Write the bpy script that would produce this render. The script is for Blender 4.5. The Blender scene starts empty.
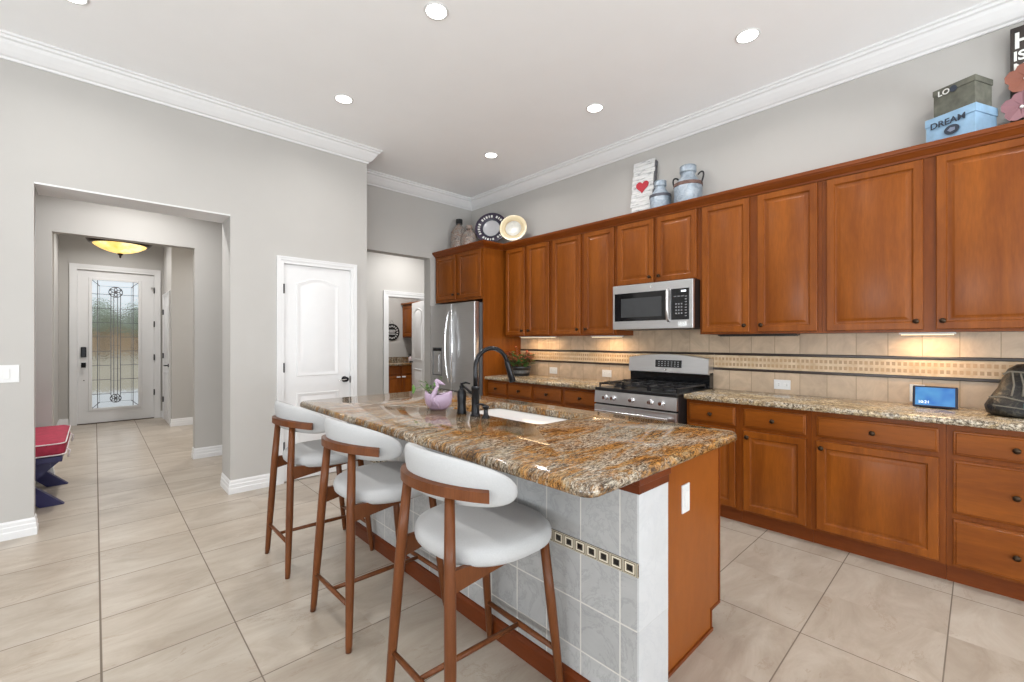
import bpy, bmesh, math, random
from mathutils import Vector, Matrix
random.seed(7)
R = math.radians
SC = bpy.context.scene
COL = SC.collection

# ------------------------------------------------------------------ camera, world, light, exposure
cam_d = bpy.data.cameras.new('camera')
cam = bpy.data.objects.new('camera', cam_d); COL.objects.link(cam)
cam.location = (0, 0, 1.33)
cam.rotation_euler = (R(90), 0, R(-43.35))
cam_d.sensor_width = 36; cam_d.lens = 441.8 / 1024 * 36
cam_d.clip_start = 0.05; cam_d.clip_end = 200
SC.camera = cam

SC.view_settings.view_transform = 'Standard'
SC.view_settings.look = 'None'
SC.view_settings.gamma = 1
SC.view_settings.use_curve_mapping = False
SC.view_settings.exposure = -0.53
SC.cycles.max_bounces = 8
SC.cycles.diffuse_bounces = 5
SC.cycles.glossy_bounces = 4
SC.cycles.transmission_bounces = 6
SC.cycles.sample_clamp_indirect = 6
SC.cycles.use_denoising = True

W_ = bpy.data.worlds.new('daylight'); SC.world = W_; W_.use_nodes = True
bgn = W_.node_tree.nodes['Background']
bgn.inputs[0].default_value = (0.90, 0.95, 1.0, 1); bgn.inputs[1].default_value = 1.4

DOWN_W = 10.0          # watts of one recessed ceiling lamp
FILL_W = 122.0  # watts of each added lamp that brightens the ceiling
WINDOW_W = 23.0        # daylight entering through each big window behind the camera

def area_light(name, loc, rot, sx, sy, power, color=(1, 1, 1), shape='RECTANGLE', spread=180):
    d = bpy.data.lights.new(name, 'AREA'); d.shape = shape; d.size = sx
    if shape in ('RECTANGLE', 'ELLIPSE'): d.size_y = sy
    d.energy = power; d.color = color; d.spread = R(spread)
    o = bpy.data.objects.new(name, d); COL.objects.link(o); o.location = loc; o.rotation_euler = rot
    return o
# daylight coming in at the window openings of the two walls behind the camera
for (x, y, rz, w) in ((-2.6, -3.78, 0, 1.8), (0.0, -3.78, 0, 1.8), (2.5, -3.78, 0, 1.6)):
    area_light('window_daylight', (x, y, 1.6), (R(108), 0, 0), w, 1.9, WINDOW_W, (0.90, 0.96, 1.0))
for y in (-2.0, 1.2):
    area_light('window_daylight', (-3.98, y, 1.6), (R(108), 0, R(-90)), 1.8, 1.9, WINDOW_W * 0.8, (0.90, 0.96, 1.0))
# upward area lamps added by the windows to brighten the ceiling
for (x, y, rz, w) in ((-2.6, -3.7, 0, 1.8), (0.0, -3.7, 0, 1.8), (2.5, -3.7, 0, 1.6), (-3.9, -2.0, -90, 1.8), (-3.9, 1.2, -90, 1.8)):
    area_light('ceiling_fill', (x, y, .9), (R(140), 0, R(rz)), w, .8, FILL_W, (0.92, 0.97, 1.0))

# ------------------------------------------------------------------ mesh helpers
class MB:
    def __init__(self): self.bm = bmesh.new()
    def box(self, x0, x1, y0, y1, z0, z1, bev=0, seg=2):
        vs = [self.bm.verts.new((x, y, z)) for x in (x0, x1) for y in (y0, y1) for z in (z0, z1)]
        q = ((0, 1, 3, 2), (4, 6, 7, 5), (0, 4, 5, 1), (2, 3, 7, 6), (0, 2, 6, 4), (1, 5, 7, 3))
        fs = [self.bm.faces.new([vs[i] for i in f]) for f in q]
        if bev > 0:
            es = list({e for f in fs for e in f.edges})
            bmesh.ops.bevel(self.bm, geom=es, offset=bev, segments=seg, affect='EDGES', profile=0.5)
        return self
    def obox(self, c, u, v, n, hu, hv, hn, bev=0):
        c, u, v, n = Vector(c), Vector(u), Vector(v), Vector(n)
        vs = [self.bm.verts.new(c + u * a * hu + v * b * hv + n * d * hn) for a in (-1, 1) for b in (-1, 1) for d in (-1, 1)]
        q = ((0, 1, 3, 2), (4, 6, 7, 5), (0, 4, 5, 1), (2, 3, 7, 6), (0, 2, 6, 4), (1, 5, 7, 3))
        fs = [self.bm.faces.new([vs[i] for i in f]) for f in q]
        if bev > 0:
            es = list({e for f in fs for e in f.edges})
            bmesh.ops.bevel(self.bm, geom=es, offset=bev, segments=2, affect='EDGES', profile=0.5)
        return self
    def rings(self, rings, cap0=True, cap1=True, closed=False):
        """rings: lists of points, same count; bridged in order."""
        vr = [[self.bm.verts.new(p) for p in r] for r in rings]
        n = len(vr[0]); k = len(vr)
        for i in range(k if closed else k - 1):
            a, b = vr[i], vr[(i + 1) % k]
            for j in range(n):
                self.bm.faces.new((a[j], a[(j + 1) % n], b[(j + 1) % n], b[j]))
        if not closed:
            if cap0: self.bm.faces.new(vr[0][::-1])
            if cap1: self.bm.faces.new(vr[-1])
        return self
    def tube(self, pts, rad, seg=12, cap=True, sy=1.0):
        pts = [Vector(p) for p in pts]
        if not hasattr(rad, '__len__'): rad = [rad] * len(pts)
        rs = []; prev = None
        for i, p in enumerate(pts):
            t = (pts[min(i + 1, len(pts) - 1)] - pts[max(i - 1, 0)]).normalized()
            if prev is None:
                a = Vector((0, 0, 1)) if abs(t.z) < 0.9 else Vector((1, 0, 0))
                u = t.cross(a).normalized()
            else:
                u = (prev - t * prev.dot(t)).normalized()
            prev = u; v = t.cross(u)
            rs.append([p + (u * math.cos(2 * math.pi * j / seg) + v * math.sin(2 * math.pi * j / seg) * sy) * rad[i] for j in range(seg)])
        return self.rings(rs, cap, cap)
    def lathe(self, prof, c=(0, 0, 0), seg=28, axis='z', cap=True):
        c = Vector(c); rs = []
        for r, z in prof:
            ring = []
            for j in range(seg):
                a = 2 * math.pi * j / seg
                x, y = r * math.cos(a), r * math.sin(a)
                p = {'z': (x, y, z), 'x': (z, x, y), 'y': (y, z, x)}[axis]
                ring.append(c + Vector(p))
            rs.append(ring)
        return self.rings(rs, cap, cap)
    def prism(self, poly, axis, a, b):
        """poly of 2D points; axis the extrude axis; a,b the extents."""
        def P(u, v, t): return {'x': (t, u, v), 'y': (u, t, v), 'z': (u, v, t)}[axis]
        self.rings([[P(u, v, a) for u, v in poly], [P(u, v, b) for u, v in poly]])
        return self
    def sweep(self, path, prof, open_ends=False):
        """path of 2D points, profile (offset to the right of travel, z)"""
        n = len(path); P = [Vector((p[0], p[1])) for p in path]; rs = []
        for i in range(n):
            d0 = (P[i] - P[i - 1]).normalized() if i > 0 else None
            d1 = (P[i + 1] - P[i]).normalized() if i < n - 1 else None
            d0 = d0 or d1; d1 = d1 or d0
            n0 = Vector((d0.y, -d0.x)); n1 = Vector((d1.y, -d1.x))
            m = n0 + n1; m = m / (m.dot(n0))
            rs.append([(P[i].x + m.x * o, P[i].y + m.y * o, z) for o, z in prof])
        return self.rings(rs)
    def loops(self, O, u, v, n, levels, inner_cap=True):
        """nested rectangles: levels (inset_u, inset_v, depth along n) from O spanning U,V."""
        O, u, v, n = Vector(O), Vector(u), Vector(v), Vector(n)
        U, V = u.length, v.length; u = u.normalized(); v = v.normalized()
        rs = []
        for (iu, iv, d) in levels:
            rs.append([O + u * a + v * b + n * d for a, b in ((iu, iv), (U - iu, iv), (U - iu, V - iv), (iu, V - iv))])
        return self.rings(rs, True, inner_cap)

ORIG = {}
def obj(name, mb, m, parent=None, smooth=False, auto=None):
    bm = mb.bm
    bmesh.ops.recalc_face_normals(bm, faces=bm.faces)
    me = bpy.data.meshes.new(name)
    if parent is None:
        xs = [v.co.x for v in bm.verts]; ys = [v.co.y for v in bm.verts]; zs = [v.co.z for v in bm.verts]
        c = Vector(((min(xs) + max(xs)) / 2, (min(ys) + max(ys)) / 2, min(zs)))
        bmesh.ops.translate(bm, verts=bm.verts, vec=-c)
        loc = c; wo = c
    else:
        po = ORIG[parent.name]
        loc = Vector((0, 0, 0)); wo = po
        bmesh.ops.translate(bm, verts=bm.verts, vec=-po)
    bm.to_mesh(me); bm.free()
    me.materials.append(m)
    if smooth or auto:
        me.polygons.foreach_set('use_smooth', [True] * len(me.polygons))
        if auto:
            me.set_sharp_from_angle(angle=R(auto))
    o = bpy.data.objects.new(name, me); COL.objects.link(o)
    o.parent = parent; o.location = loc
    ORIG[o.name] = Vector(wo)
    return o
def tag(o, label, cat, group=None, kind=None):
    o['label'] = label
    if cat: o['category'] = cat
    if group: o['group'] = group
    if kind: o['kind'] = kind
    return o
def thing(name, label, cat, loc, group=None):
    o = bpy.data.objects.new(name, None); COL.objects.link(o); o.location = loc
    o.empty_display_size = 0.05
    ORIG[o.name] = Vector(loc)
    return tag(o, label, cat, group)
def struct(name, mb, m, smooth=False, auto=None):
    o = obj(name, mb, m, None, smooth, auto); o['kind'] = 'structure'; return o
def copy_tree(o, parent=None):
    c = o.copy(); COL.objects.link(c)
    if parent: c.parent = parent
    for ch in [x for x in SC.objects if x.parent == o]: copy_tree(ch, c)
    return c

# ------------------------------------------------------------------ materials
def newmat(name):
    m = bpy.data.materials.new(name); m.use_nodes = True
    nt = m.node_tree; b = nt.nodes['Principled BSDF']
    return m, nt, b
def N(nt, t, **kw):
    n = nt.nodes.new(t)
    for k, v in kw.items():
        if isinstance(k, str) and hasattr(n, k): setattr(n, k, v)
    return n
def c4(c): return (c[0], c[1], c[2], 1)
def s2l(r, g, b):
    f = lambda v: ((v / 255 + 0.055) / 1.055) ** 2.4 if v / 255 > 0.04045 else v / 255 / 12.92
    return (f(r), f(g), f(b))
def ramp(nt, stops, interp='LINEAR'):
    n = nt.nodes.new('ShaderNodeValToRGB'); cr = n.color_ramp; cr.interpolation = interp
    while len(cr.elements) < len(stops): cr.elements.new(0.5)
    for e, (p, c) in zip(cr.elements, stops): e.position = p; e.color = c4(c)
    return n
def coords(nt, scale=(1, 1, 1), rot=(0, 0, 0), loc=(0, 0, 0), world=False):
    if world:
        tc = nt.nodes.new('ShaderNodeNewGeometry'); out = tc.outputs['Position']
    else:
        tc = nt.nodes.new('ShaderNodeTexCoord'); out = tc.outputs['Object']
    mp = nt.nodes.new('ShaderNodeMapping'); mp.inputs['Scale'].default_value = scale
    mp.inputs['Rotation'].default_value = rot; mp.inputs['Location'].default_value = loc
    nt.links.new(out, mp.inputs['Vector']); return mp.outputs[0]
def noise(nt, vec, scale, detail=4, rough=0.55, dist=0.0):
    n = nt.nodes.new('ShaderNodeTexNoise'); n.inputs['Scale'].default_value = scale
    n.inputs['Detail'].default_value = detail; n.inputs['Roughness'].default_value = rough
    n.inputs['Distortion'].default_value = dist
    nt.links.new(vec, n.inputs['Vector']); return n
def mixc(nt, fac, a, b, mode='MIX'):
    n = nt.nodes.new('ShaderNodeMix'); n.data_type = 'RGBA'; n.blend_type = mode
    for sock, v in ((n.inputs[0], fac), (n.inputs[6], a), (n.inputs[7], b)):
        if isinstance(v, (int, float)): sock.default_value = v
        elif isinstance(v, tuple): sock.default_value = c4(v)
        else: nt.links.new(v, sock)
    return n.outputs[2]
def math_(nt, op, a, b=None, clamp=False):
    n = nt.nodes.new('ShaderNodeMath'); n.operation = op; n.use_clamp = clamp
    for s, v in ((n.inputs[0], a), (n.inputs[1], b)):
        if v is None: continue
        if isinstance(v, (int, float)): s.default_value = v
        else: nt.links.new(v, s)
    return n.outputs[0]
def bump(nt, b, h, strength=0.2, dist=0.01):
    n = nt.nodes.new('ShaderNodeBump'); n.inputs['Strength'].default_value = strength
    n.inputs['Distance'].default_value = dist
    nt.links.new(h, n.inputs['Height']); nt.links.new(n.outputs[0], b.inputs['Normal'])
def plain(name, col, rough=0.5, metal=0.0, spec=0.5, var=0.06, nscale=12, bmp=0.0, coat=0.0):
    m, nt, b = newmat(name)
    v = coords(nt); n = noise(nt, v, nscale, 3)
    lo = tuple(max(0, c * (1 - var)) for c in col); hi = tuple(min(1, c * (1 + var)) for c in col)
    r = ramp(nt, ((0.3, lo), (0.7, hi))); nt.links.new(n.outputs[0], r.inputs[0])
    nt.links.new(r.outputs[0], b.inputs['Base Color'])
    b.inputs['Roughness'].default_value = rough; b.inputs['Metallic'].default_value = metal
    b.inputs['Specular IOR Level'].default_value = spec; b.inputs['Coat Weight'].default_value = coat
    if bmp: bump(nt, b, n.outputs[0], bmp, 0.005)
    return m
def emis(name, col, strength):
    m, nt, b = newmat(name)
    b.inputs['Base Color'].default_value = c4(col); b.inputs['Emission Color'].default_value = c4(col)
    b.inputs['Emission Strength'].default_value = strength
    return m
def wood(name, dark, light, scale, rough=0.36, coat=0.16, fine=1.0):
    m, nt, b = newmat(name)
    v = coords(nt, scale, world=False)
    big = noise(nt, v, 1.0, 5, 0.6, 0.6)
    r = ramp(nt, ((0.25, dark), (0.75, light))); nt.links.new(big.outputs[0], r.inputs[0])
    v2 = coords(nt, tuple(s * 6 for s in scale)); fn = noise(nt, v2, 2.0, 3, 0.6)
    r2 = ramp(nt, ((0.35, (0.80, 0.80, 0.80)), (0.65, (1.06, 1.06, 1.06)))); nt.links.new(fn.outputs[0], r2.inputs[0])
    col = mixc(nt, 0.55 * fine, r.outputs[0], r2.outputs[0], 'MULTIPLY')
    nt.links.new(col, b.inputs['Base Color'])
    b.inputs['Roughness'].default_value = rough
    b.inputs['Specular IOR Level'].default_value = 0.15
    b.inputs['Coat Weight'].default_value = coat; b.inputs['Coat Roughness'].default_value = 0.24
    return m

CH_D, CH_L = (0.150, 0.036, 0.0040), (0.275, 0.078, 0.0088)
M = {}
M['wall'] = plain('wall_paint', (0.475, 0.460, 0.440), 0.85, var=0.015, nscale=3, bmp=0.0)
M['ceil'] = plain('ceiling_paint', (0.90, 0.905, 0.915), 0.9, var=0.01, nscale=3)
M['trim'] = plain('white_trim_paint', (0.74, 0.74, 0.745), 0.4, var=0.01)
M['cherry_v'] = wood('cherry_upright_grain', CH_D, CH_L, (9, 9, 1.1))
M['cherry_frame_shade'] = wood('cherry_shaded_face_frame', (0.14, 0.032, 0.004), (0.23, 0.060, 0.007), (9, 9, 1.1))  # darker than the doors: mild wood variation, mostly shade put into the colour
M['cherry_h'] = wood('cherry_level_grain', CH_D, CH_L, (9, 1.1, 9))
M['cherry_x'] = wood('cherry_end_panel', (0.20, 0.054, 0.008), (0.285, 0.083, 0.014), (2.5, 2.5, 1.0), fine=0.6)
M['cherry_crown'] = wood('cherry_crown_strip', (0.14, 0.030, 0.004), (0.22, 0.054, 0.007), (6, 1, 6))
M['cherry_trim'] = wood('deep_cherry_trim', (0.085, 0.017, 0.004), (0.15, 0.034, 0.008), (6, 1, 6), 0.35)
M['cherry_dark'] = wood('cherry_toe_kick', (0.13, 0.028, 0.005), (0.19, 0.046, 0.008), (5, 1, 5), 0.4)
M['walnut'] = wood('walnut_brown_stool_wood', (0.090, 0.028, 0.009), (0.170, 0.055, 0.017), (14, 14, 1.5), 0.35)
M['white_fabric'] = plain('white_woven_upholstery', (0.42, 0.42, 0.422), 0.95, var=0.05, nscale=300, bmp=0.15)
M['black_metal'] = plain('oil_rubbed_black_metal', (0.012, 0.012, 0.014), 0.28, 0.6)
M['bronze'] = plain('dark_bronze', (0.05, 0.032, 0.02), 0.35, 0.9)
M['black_glass'] = plain('black_glass', (0.006, 0.006, 0.007), 0.08, 0.0)
M['black_plastic'] = plain('black_enamel', (0.010, 0.010, 0.011), 0.3)
M['iron'] = plain('cast_iron_grate', (0.016, 0.016, 0.018), 0.28, 0.2, nscale=60, bmp=0.2)
M['white_plastic'] = plain('white_plastic', (0.70, 0.70, 0.70), 0.35, var=0.01)
M['porcelain'] = plain('white_sink_enamel', (0.86, 0.86, 0.86), 0.12, var=0.01)
M['navy'] = plain('navy_painted_wood', (0.016, 0.014, 0.085), 0.4, var=0.15)
M['red_cloth'] = plain('crimson_cushion_cloth', (0.35, 0.022, 0.055), 0.8, var=0.2, nscale=20, bmp=0.2)
M['white_cord'] = plain('white_piping', (0.75, 0.68, 0.7), 0.8)
M['chrome'] = plain('polished_steel', (0.75, 0.75, 0.76), 0.15, 1.0, var=0.02)

def steel():
    m, nt, b = newmat('brushed_stainless_steel')
    v = coords(nt, (3, 3, 260)); n = noise(nt, v, 1.0, 2)
    r = ramp(nt, ((0.3, (0.66, 0.66, 0.67)), (0.7, (0.72, 0.72, 0.73)))); nt.links.new(n.outputs[0], r.inputs[0])
    nt.links.new(r.outputs[0], b.inputs['Base Color'])
    b.inputs['Metallic'].default_value = 1.0
    b.inputs['Roughness'].default_value = 0.31
    return m
M['steel'] = steel()

def tile_floor():
    m, nt, b = newmat('beige_porcelain_floor_tile')
    g = nt.nodes.new('ShaderNodeNewGeometry'); sep = nt.nodes.new('ShaderNodeSeparateXYZ')
    nt.links.new(g.outputs['Position'], sep.inputs[0])
    s = 0.4638
    def dist(o, off, w):     # distance in metres to the nearest joint, and the tile number
        u = math_(nt, 'DIVIDE', math_(nt, 'SUBTRACT', o, off), w); f = math_(nt, 'FRACT', u)
        return math_(nt, 'MULTIPLY', math_(nt, 'MINIMUM', f, math_(nt, 'SUBTRACT', 1.0, f)), w), u
    dA, ua = dist(sep.outputs[0], 0.483, 2 * s); dB, ub = dist(sep.outputs[0], 0.019, 2 * s); ey, uy = dist(sep.outputs[1], 0.100, s)
    dA = math_(nt, 'ADD', dA, math_(nt, 'MULTIPLY', math_(nt, 'LESS_THAN', sep.outputs[0], -.05), 9.0))
    dB = math_(nt, 'ADD', dB, math_(nt, 'MULTIPLY', math_(nt, 'GREATER_THAN', sep.outputs[0], .40), 9.0))
    dB = math_(nt, 'SUBTRACT', dB, math_(nt, 'MULTIPLY', math_(nt, 'LESS_THAN', math_(nt, 'ABSOLUTE', math_(nt, 'SUBTRACT', sep.outputs[0], .019)), .02), .0013))
    ux = math_(nt, 'ADD', ua, math_(nt, 'MULTIPLY', math_(nt, 'FLOOR', ub), 3.0))
    e = math_(nt, 'MINIMUM', math_(nt, 'MINIMUM', dA, dB), ey)
    gr = nt.nodes.new('ShaderNodeMapRange'); gr.inputs[1].default_value = 0.0016; gr.inputs[2].default_value = 0.0034
    gr.inputs[3].default_value = 1; gr.inputs[4].default_value = 0; nt.links.new(e, gr.inputs[0])
    grout = gr.outputs[0]
    cb = nt.nodes.new('ShaderNodeCombineXYZ')
    nt.links.new(math_(nt, 'FLOOR', ux), cb.inputs[0]); nt.links.new(math_(nt, 'FLOOR', uy), cb.inputs[1])
    wn = nt.nodes.new('ShaderNodeTexWhiteNoise'); wn.noise_dimensions = '3D'; nt.links.new(cb.outputs[0], wn.inputs['Vector'])
    # veining, shifted in each tile
    off = nt.nodes.new('ShaderNodeVectorMath'); off.operation = 'MULTIPLY_ADD'
    nt.links.new(wn.outputs['Color'], off.inputs[0]); off.inputs[1].default_value = (9, 9, 9)
    nt.links.new(g.outputs['Position'], off.inputs[2])
    mp = nt.nodes.new('ShaderNodeMapping'); mp.inputs['Scale'].default_value = (1.2, 3.0, 1); mp.inputs['Rotation'].default_value = (0, 0, R(12))
    nt.links.new(off.outputs[0], mp.inputs[0])
    n1 = noise(nt, mp.outputs[0], 1.7, 10, 0.68, 0.7)
    r = ramp(nt, ((0.25, s2l(150, 137, 122)), (0.5, s2l(172, 160, 146)), (0.78, s2l(192, 184, 172))))
    nt.links.new(n1.outputs[0], r.inputs[0])
    n2 = noise(nt, mp.outputs[0], 1.8, 8, 0.72, 1.2)
    vein = nt.nodes.new('ShaderNodeMapRange'); vein.inputs[1].default_value = 0.0; vein.inputs[2].default_value = 0.022
    vein.inputs[3].default_value = 0.55; vein.inputs[4].default_value = 0
    nt.links.new(math_(nt, 'ABSOLUTE', math_(nt, 'SUBTRACT', n2.outputs[0], 0.60)), vein.inputs[0])
    c = mixc(nt, vein.outputs[0], r.outputs[0], s2l(150, 132, 114))
    tv = nt.nodes.new('ShaderNodeMapRange'); tv.inputs[3].default_value = 0.93; tv.inputs[4].default_value = 1.03
    nt.links.new(wn.outputs['Value'], tv.inputs[0])
    hs = nt.nodes.new('ShaderNodeHueSaturation'); nt.links.new(c, hs.inputs['Color']); nt.links.new(tv.outputs[0], hs.inputs['Value'])
    c = mixc(nt, grout, hs.outputs[0], s2l(112, 100, 88))
    nt.links.new(c, b.inputs['Base Color'])
    rr = nt.nodes.new('ShaderNodeMapRange'); rr.inputs[3].default_value = 0.30; rr.inputs[4].default_value = 0.8
    nt.links.new(grout, rr.inputs[0]); nt.links.new(rr.outputs[0], b.inputs['Roughness'])
    h = math_(nt, 'SUBTRACT', math_(nt, 'MULTIPLY', n1.outputs[0], 0.15), grout)
    bump(nt, b, h, 0.35, 0.002)
    return m
M['floor'] = tile_floor()

def granite(name, stops, scl=1.0, rot=0.5, stretch=(1.0, 2.6, 1.8), crystal=.6, hi=(196, 188, 172)):
    m, nt, b = newmat(name)
    v = coords(nt, stretch, (0, 0, rot), world=True)
    n1 = noise(nt, v, 3.2 * scl, 12, 0.74, 0.9)
    r = ramp(nt, stops); nt.links.new(n1.outputs[0], r.inputs[0])
    n0 = noise(nt, v, 30 * scl, 8, 0.85, 0.4)
    r0 = ramp(nt, ((0.41, (0.12, 0.09, 0.07)), (0.46, (0.50, 0.42, 0.36)), (0.51, (1, 1, 1)), (0.58, (1.7, 1.65, 1.6)))); nt.links.new(n0.outputs[0], r0.inputs[0])
    c = mixc(nt, 0.9, r.outputs[0], r0.outputs[0], 'MULTIPLY')
    n3 = noise(nt, coords(nt, stretch, (0, 0, rot + .15), (3, 1, 2), world=True), 2.2 * scl, 12, 0.78, 0.7)
    r3 = ramp(nt, ((0.47, (0, 0, 0)), (0.55, (1, 1, 1)))); nt.links.new(n3.outputs[0], r3.inputs[0])
    n6 = noise(nt, v, 36 * scl, 8, 0.8, 0.3)
    r5 = ramp(nt, ((0.42, s2l(34, 28, 26)), (0.48, s2l(118, 108, 94)), (0.55, s2l(*hi)))); nt.links.new(n6.outputs[0], r5.inputs[0])
    c = mixc(nt, math_(nt, 'MULTIPLY', r3.outputs[0], crystal), c, r5.outputs[0])
    n4 = noise(nt, coords(nt, (1, 1.8, 1), (0, 0, rot), world=True), 70 * scl, 6, 0.8)
    r4 = ramp(nt, ((0.42, (1, 1, 1)), (0.455, (0, 0, 0)))); nt.links.new(n4.outputs[0], r4.inputs[0])
    c = mixc(nt, math_(nt, 'MULTIPLY', r4.outputs[0], 0.8), c, (0.022, 0.014, 0.010))
    nt.links.new(c, b.inputs['Base Color'])
    b.inputs['Roughness'].default_value = 0.07
    return m
M['granite'] = granite('golden_brown_granite', ((0.32, s2l(62, 46, 34)), (0.42, s2l(108, 80, 48)), (0.49, s2l(150, 106, 54)), (0.56, s2l(136, 112, 78)), (0.66, s2l(166, 154, 132))), 1.1, 0.95, (1.0, 3.4, 1.8), .85, (188, 178, 160))
M['granite_wall'] = granite('cream_grey_granite', ((0.28, s2l(110, 92, 70)), (0.45, s2l(160, 140, 108)), (0.6, s2l(190, 172, 140)), (0.78, s2l(215, 205, 188))), 1.5, 0.2, (1.3, 1.0, 1.3), .85, (222, 212, 194))

def box_tiles(name, axis, a0, da, z0, dz, base, var, groutc, gw=0.004, rough=0.3, veinc=None, zrows=None):
    """wall tile material; axis 0 = world x, 1 = world y runs along the wall"""
    m, nt, b = newmat(name)
    g = nt.nodes.new('ShaderNodeNewGeometry'); sep = nt.nodes.new('ShaderNodeSeparateXYZ')
    nt.links.new(g.outputs['Position'], sep.inputs[0])
    ua = math_(nt, 'DIVIDE', math_(nt, 'SUBTRACT', sep.outputs[axis], a0), da)
    uz = math_(nt, 'DIVIDE', math_(nt, 'SUBTRACT', sep.outputs[2], z0), dz)
    fa = math_(nt, 'FRACT', ua); fz = math_(nt, 'FRACT', uz)
    ea = math_(nt, 'MULTIPLY', math_(nt, 'MINIMUM', fa, math_(nt, 'SUBTRACT', 1.0, fa)), da)
    ez = math_(nt, 'MULTIPLY', math_(nt, 'MINIMUM', fz, math_(nt, 'SUBTRACT', 1.0, fz)), dz)
    e = math_(nt, 'MINIMUM', ea, ez)
    gr = nt.nodes.new('ShaderNodeMapRange'); gr.inputs[1].default_value = gw * 0.3; gr.inputs[2].default_value = gw * 0.6
    gr.inputs[3].default_value = 1; gr.inputs[4].default_value = 0; nt.links.new(e, gr.inputs[0])
    cb = nt.nodes.new('ShaderNodeCombineXYZ')
    nt.links.new(math_(nt, 'FLOOR', ua), cb.inputs[0]); nt.links.new(math_(nt, 'FLOOR', uz), cb.inputs[1])
    wn = nt.nodes.new('ShaderNodeTexWhiteNoise'); nt.links.new(cb.outputs[0], wn.inputs['Vector'])
    off = nt.nodes.new('ShaderNodeVectorMath'); off.operation = 'MULTIPLY_ADD'
    nt.links.new(wn.outputs['Color'], off.inputs[0]); off.inputs[1].default_value = (5, 5, 5); nt.links.new(g.outputs['Position'], off.inputs[2])
    n1 = noise(nt, off.outputs[0], 5, 7, 0.62, 1.5)
    lo = tuple(c * (1 - var) for c in base); hi = tuple(min(1, c * (1 + var)) for c in base)
    r = ramp(nt, ((0.3, lo), (0.7, hi))); nt.links.new(n1.outputs[0], r.inputs[0])
    c = r.outputs[0]
    if veinc:
        vn = nt.nodes.new('ShaderNodeMapRange'); vn.inputs[1].default_value = 0.0; vn.inputs[2].default_value = 0.03
        vn.inputs[3].default_value = 0.55; vn.inputs[4].default_value = 0
        n2 = noise(nt, off.outputs[0], 4, 6, 0.7, 2.0)
        nt.links.new(math_(nt, 'ABSOLUTE', math_(nt, 'SUBTRACT', n2.outputs[0], 0.5)), vn.inputs[0])
        c = mixc(nt, vn.outputs[0], c, veinc)
    tv = nt.nodes.new('ShaderNodeMapRange'); tv.inputs[3].default_value = 0.93; tv.inputs[4].default_value = 1.06
    nt.links.new(wn.outputs['Value'], tv.inputs[0])
    hs = nt.nodes.new('ShaderNodeHueSaturation'); nt.links.new(c, hs.inputs['Color']); nt.links.new(tv.outputs[0], hs.inputs['Value'])
    c = mixc(nt, gr.outputs[0], hs.outputs[0], groutc)
    nt.links.new(c, b.inputs['Base Color'])
    b.inputs['Roughness'].default_value = rough
    bump(nt, b, math_(nt, 'SUBTRACT', 1.0, gr.outputs[0]), 0.4, 0.002)
    return m
M['splash'] = box_tiles('tan_travertine_tile', 1, 0.087, 0.1735, 0.905, 5.0, s2l(186, 164, 140), 0.18, s2l(150, 132, 108), 0.005, 0.35)
M['island_tile'] = box_tiles('grey_veined_wall_tile', 1, 0.851 - 0.1700, 0.1700, 0.359, 0.181, s2l(168, 168, 168), 0.08, s2l(205, 202, 196), 0.006, 0.35, s2l(138, 139, 140))
M['island_tile_tall'] = box_tiles('tall_grey_veined_wall_tile', 1, 0.851 - 0.1700, 0.1700, 0.02, 5.0, s2l(168, 168, 168), 0.08, s2l(205, 202, 196), 0.005, 0.35, s2l(142, 143, 145))
M['island_end'] = box_tiles('pale_marble_end_tile', 0, 0.9, 2.0, 0.359, 0.60, s2l(192, 193, 195), 0.05, s2l(188, 188, 188), 0.004, 0.35, s2l(182, 184, 188))

# ------------------------------------------------------------------ the setting
WX, WB, WP, CH = 3.97, 5.05, 4.47, 3.35     # right wall, back wall, pantry wall, ceiling height
FH = 3.05                                   # ceiling of the halls
def boxes(*bs):
    m = MB()
    for b in bs: m.box(*b)
    return m
struct('floor', boxes((-4.2, 5.2, -4.0, 9.9, -0.1, 0)), M['floor'])
struct('ceiling', boxes((-4.2, WX + .12, -4.0, WB + .12, CH, CH + .1)), M['ceil'])
struct('ceiling_hall', boxes((-2.3, 2.10, WP + .18, 9.9, FH, FH + .1), (2.10, 5.2, WB + .15, 8.3, FH, FH + .1)), M['ceil'])
# pantry wall, with hall opening and pantry doorway
struct('wall_left', boxes((-4.2, -.305, WP, WP + .09, 0, CH), (-.305, .855, WP, WP + .33, 2.428, CH), (.855, 1.275, WP, WP + .33, 0, CH),
       (1.275, 1.93, WP, WP + .18, 2.065, CH), (1.93, 2.10, WP, WP + .18, 0, CH), (1.98, 2.10, WP + .18, WB + .15, 0, CH)), M['wall'])
struct('wall_back', boxes((2.10, 2.22, WB, WB + .15, 0, CH), (2.22, 3.265, WB, WB + .15, 2.435, CH), (3.265, WX + .12, WB, WB + .15, 0, CH)), M['wall'])
struct('wall_right', boxes((WX, WX + .12, -4.0, WB, 0, CH)), M['wall'])
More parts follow.
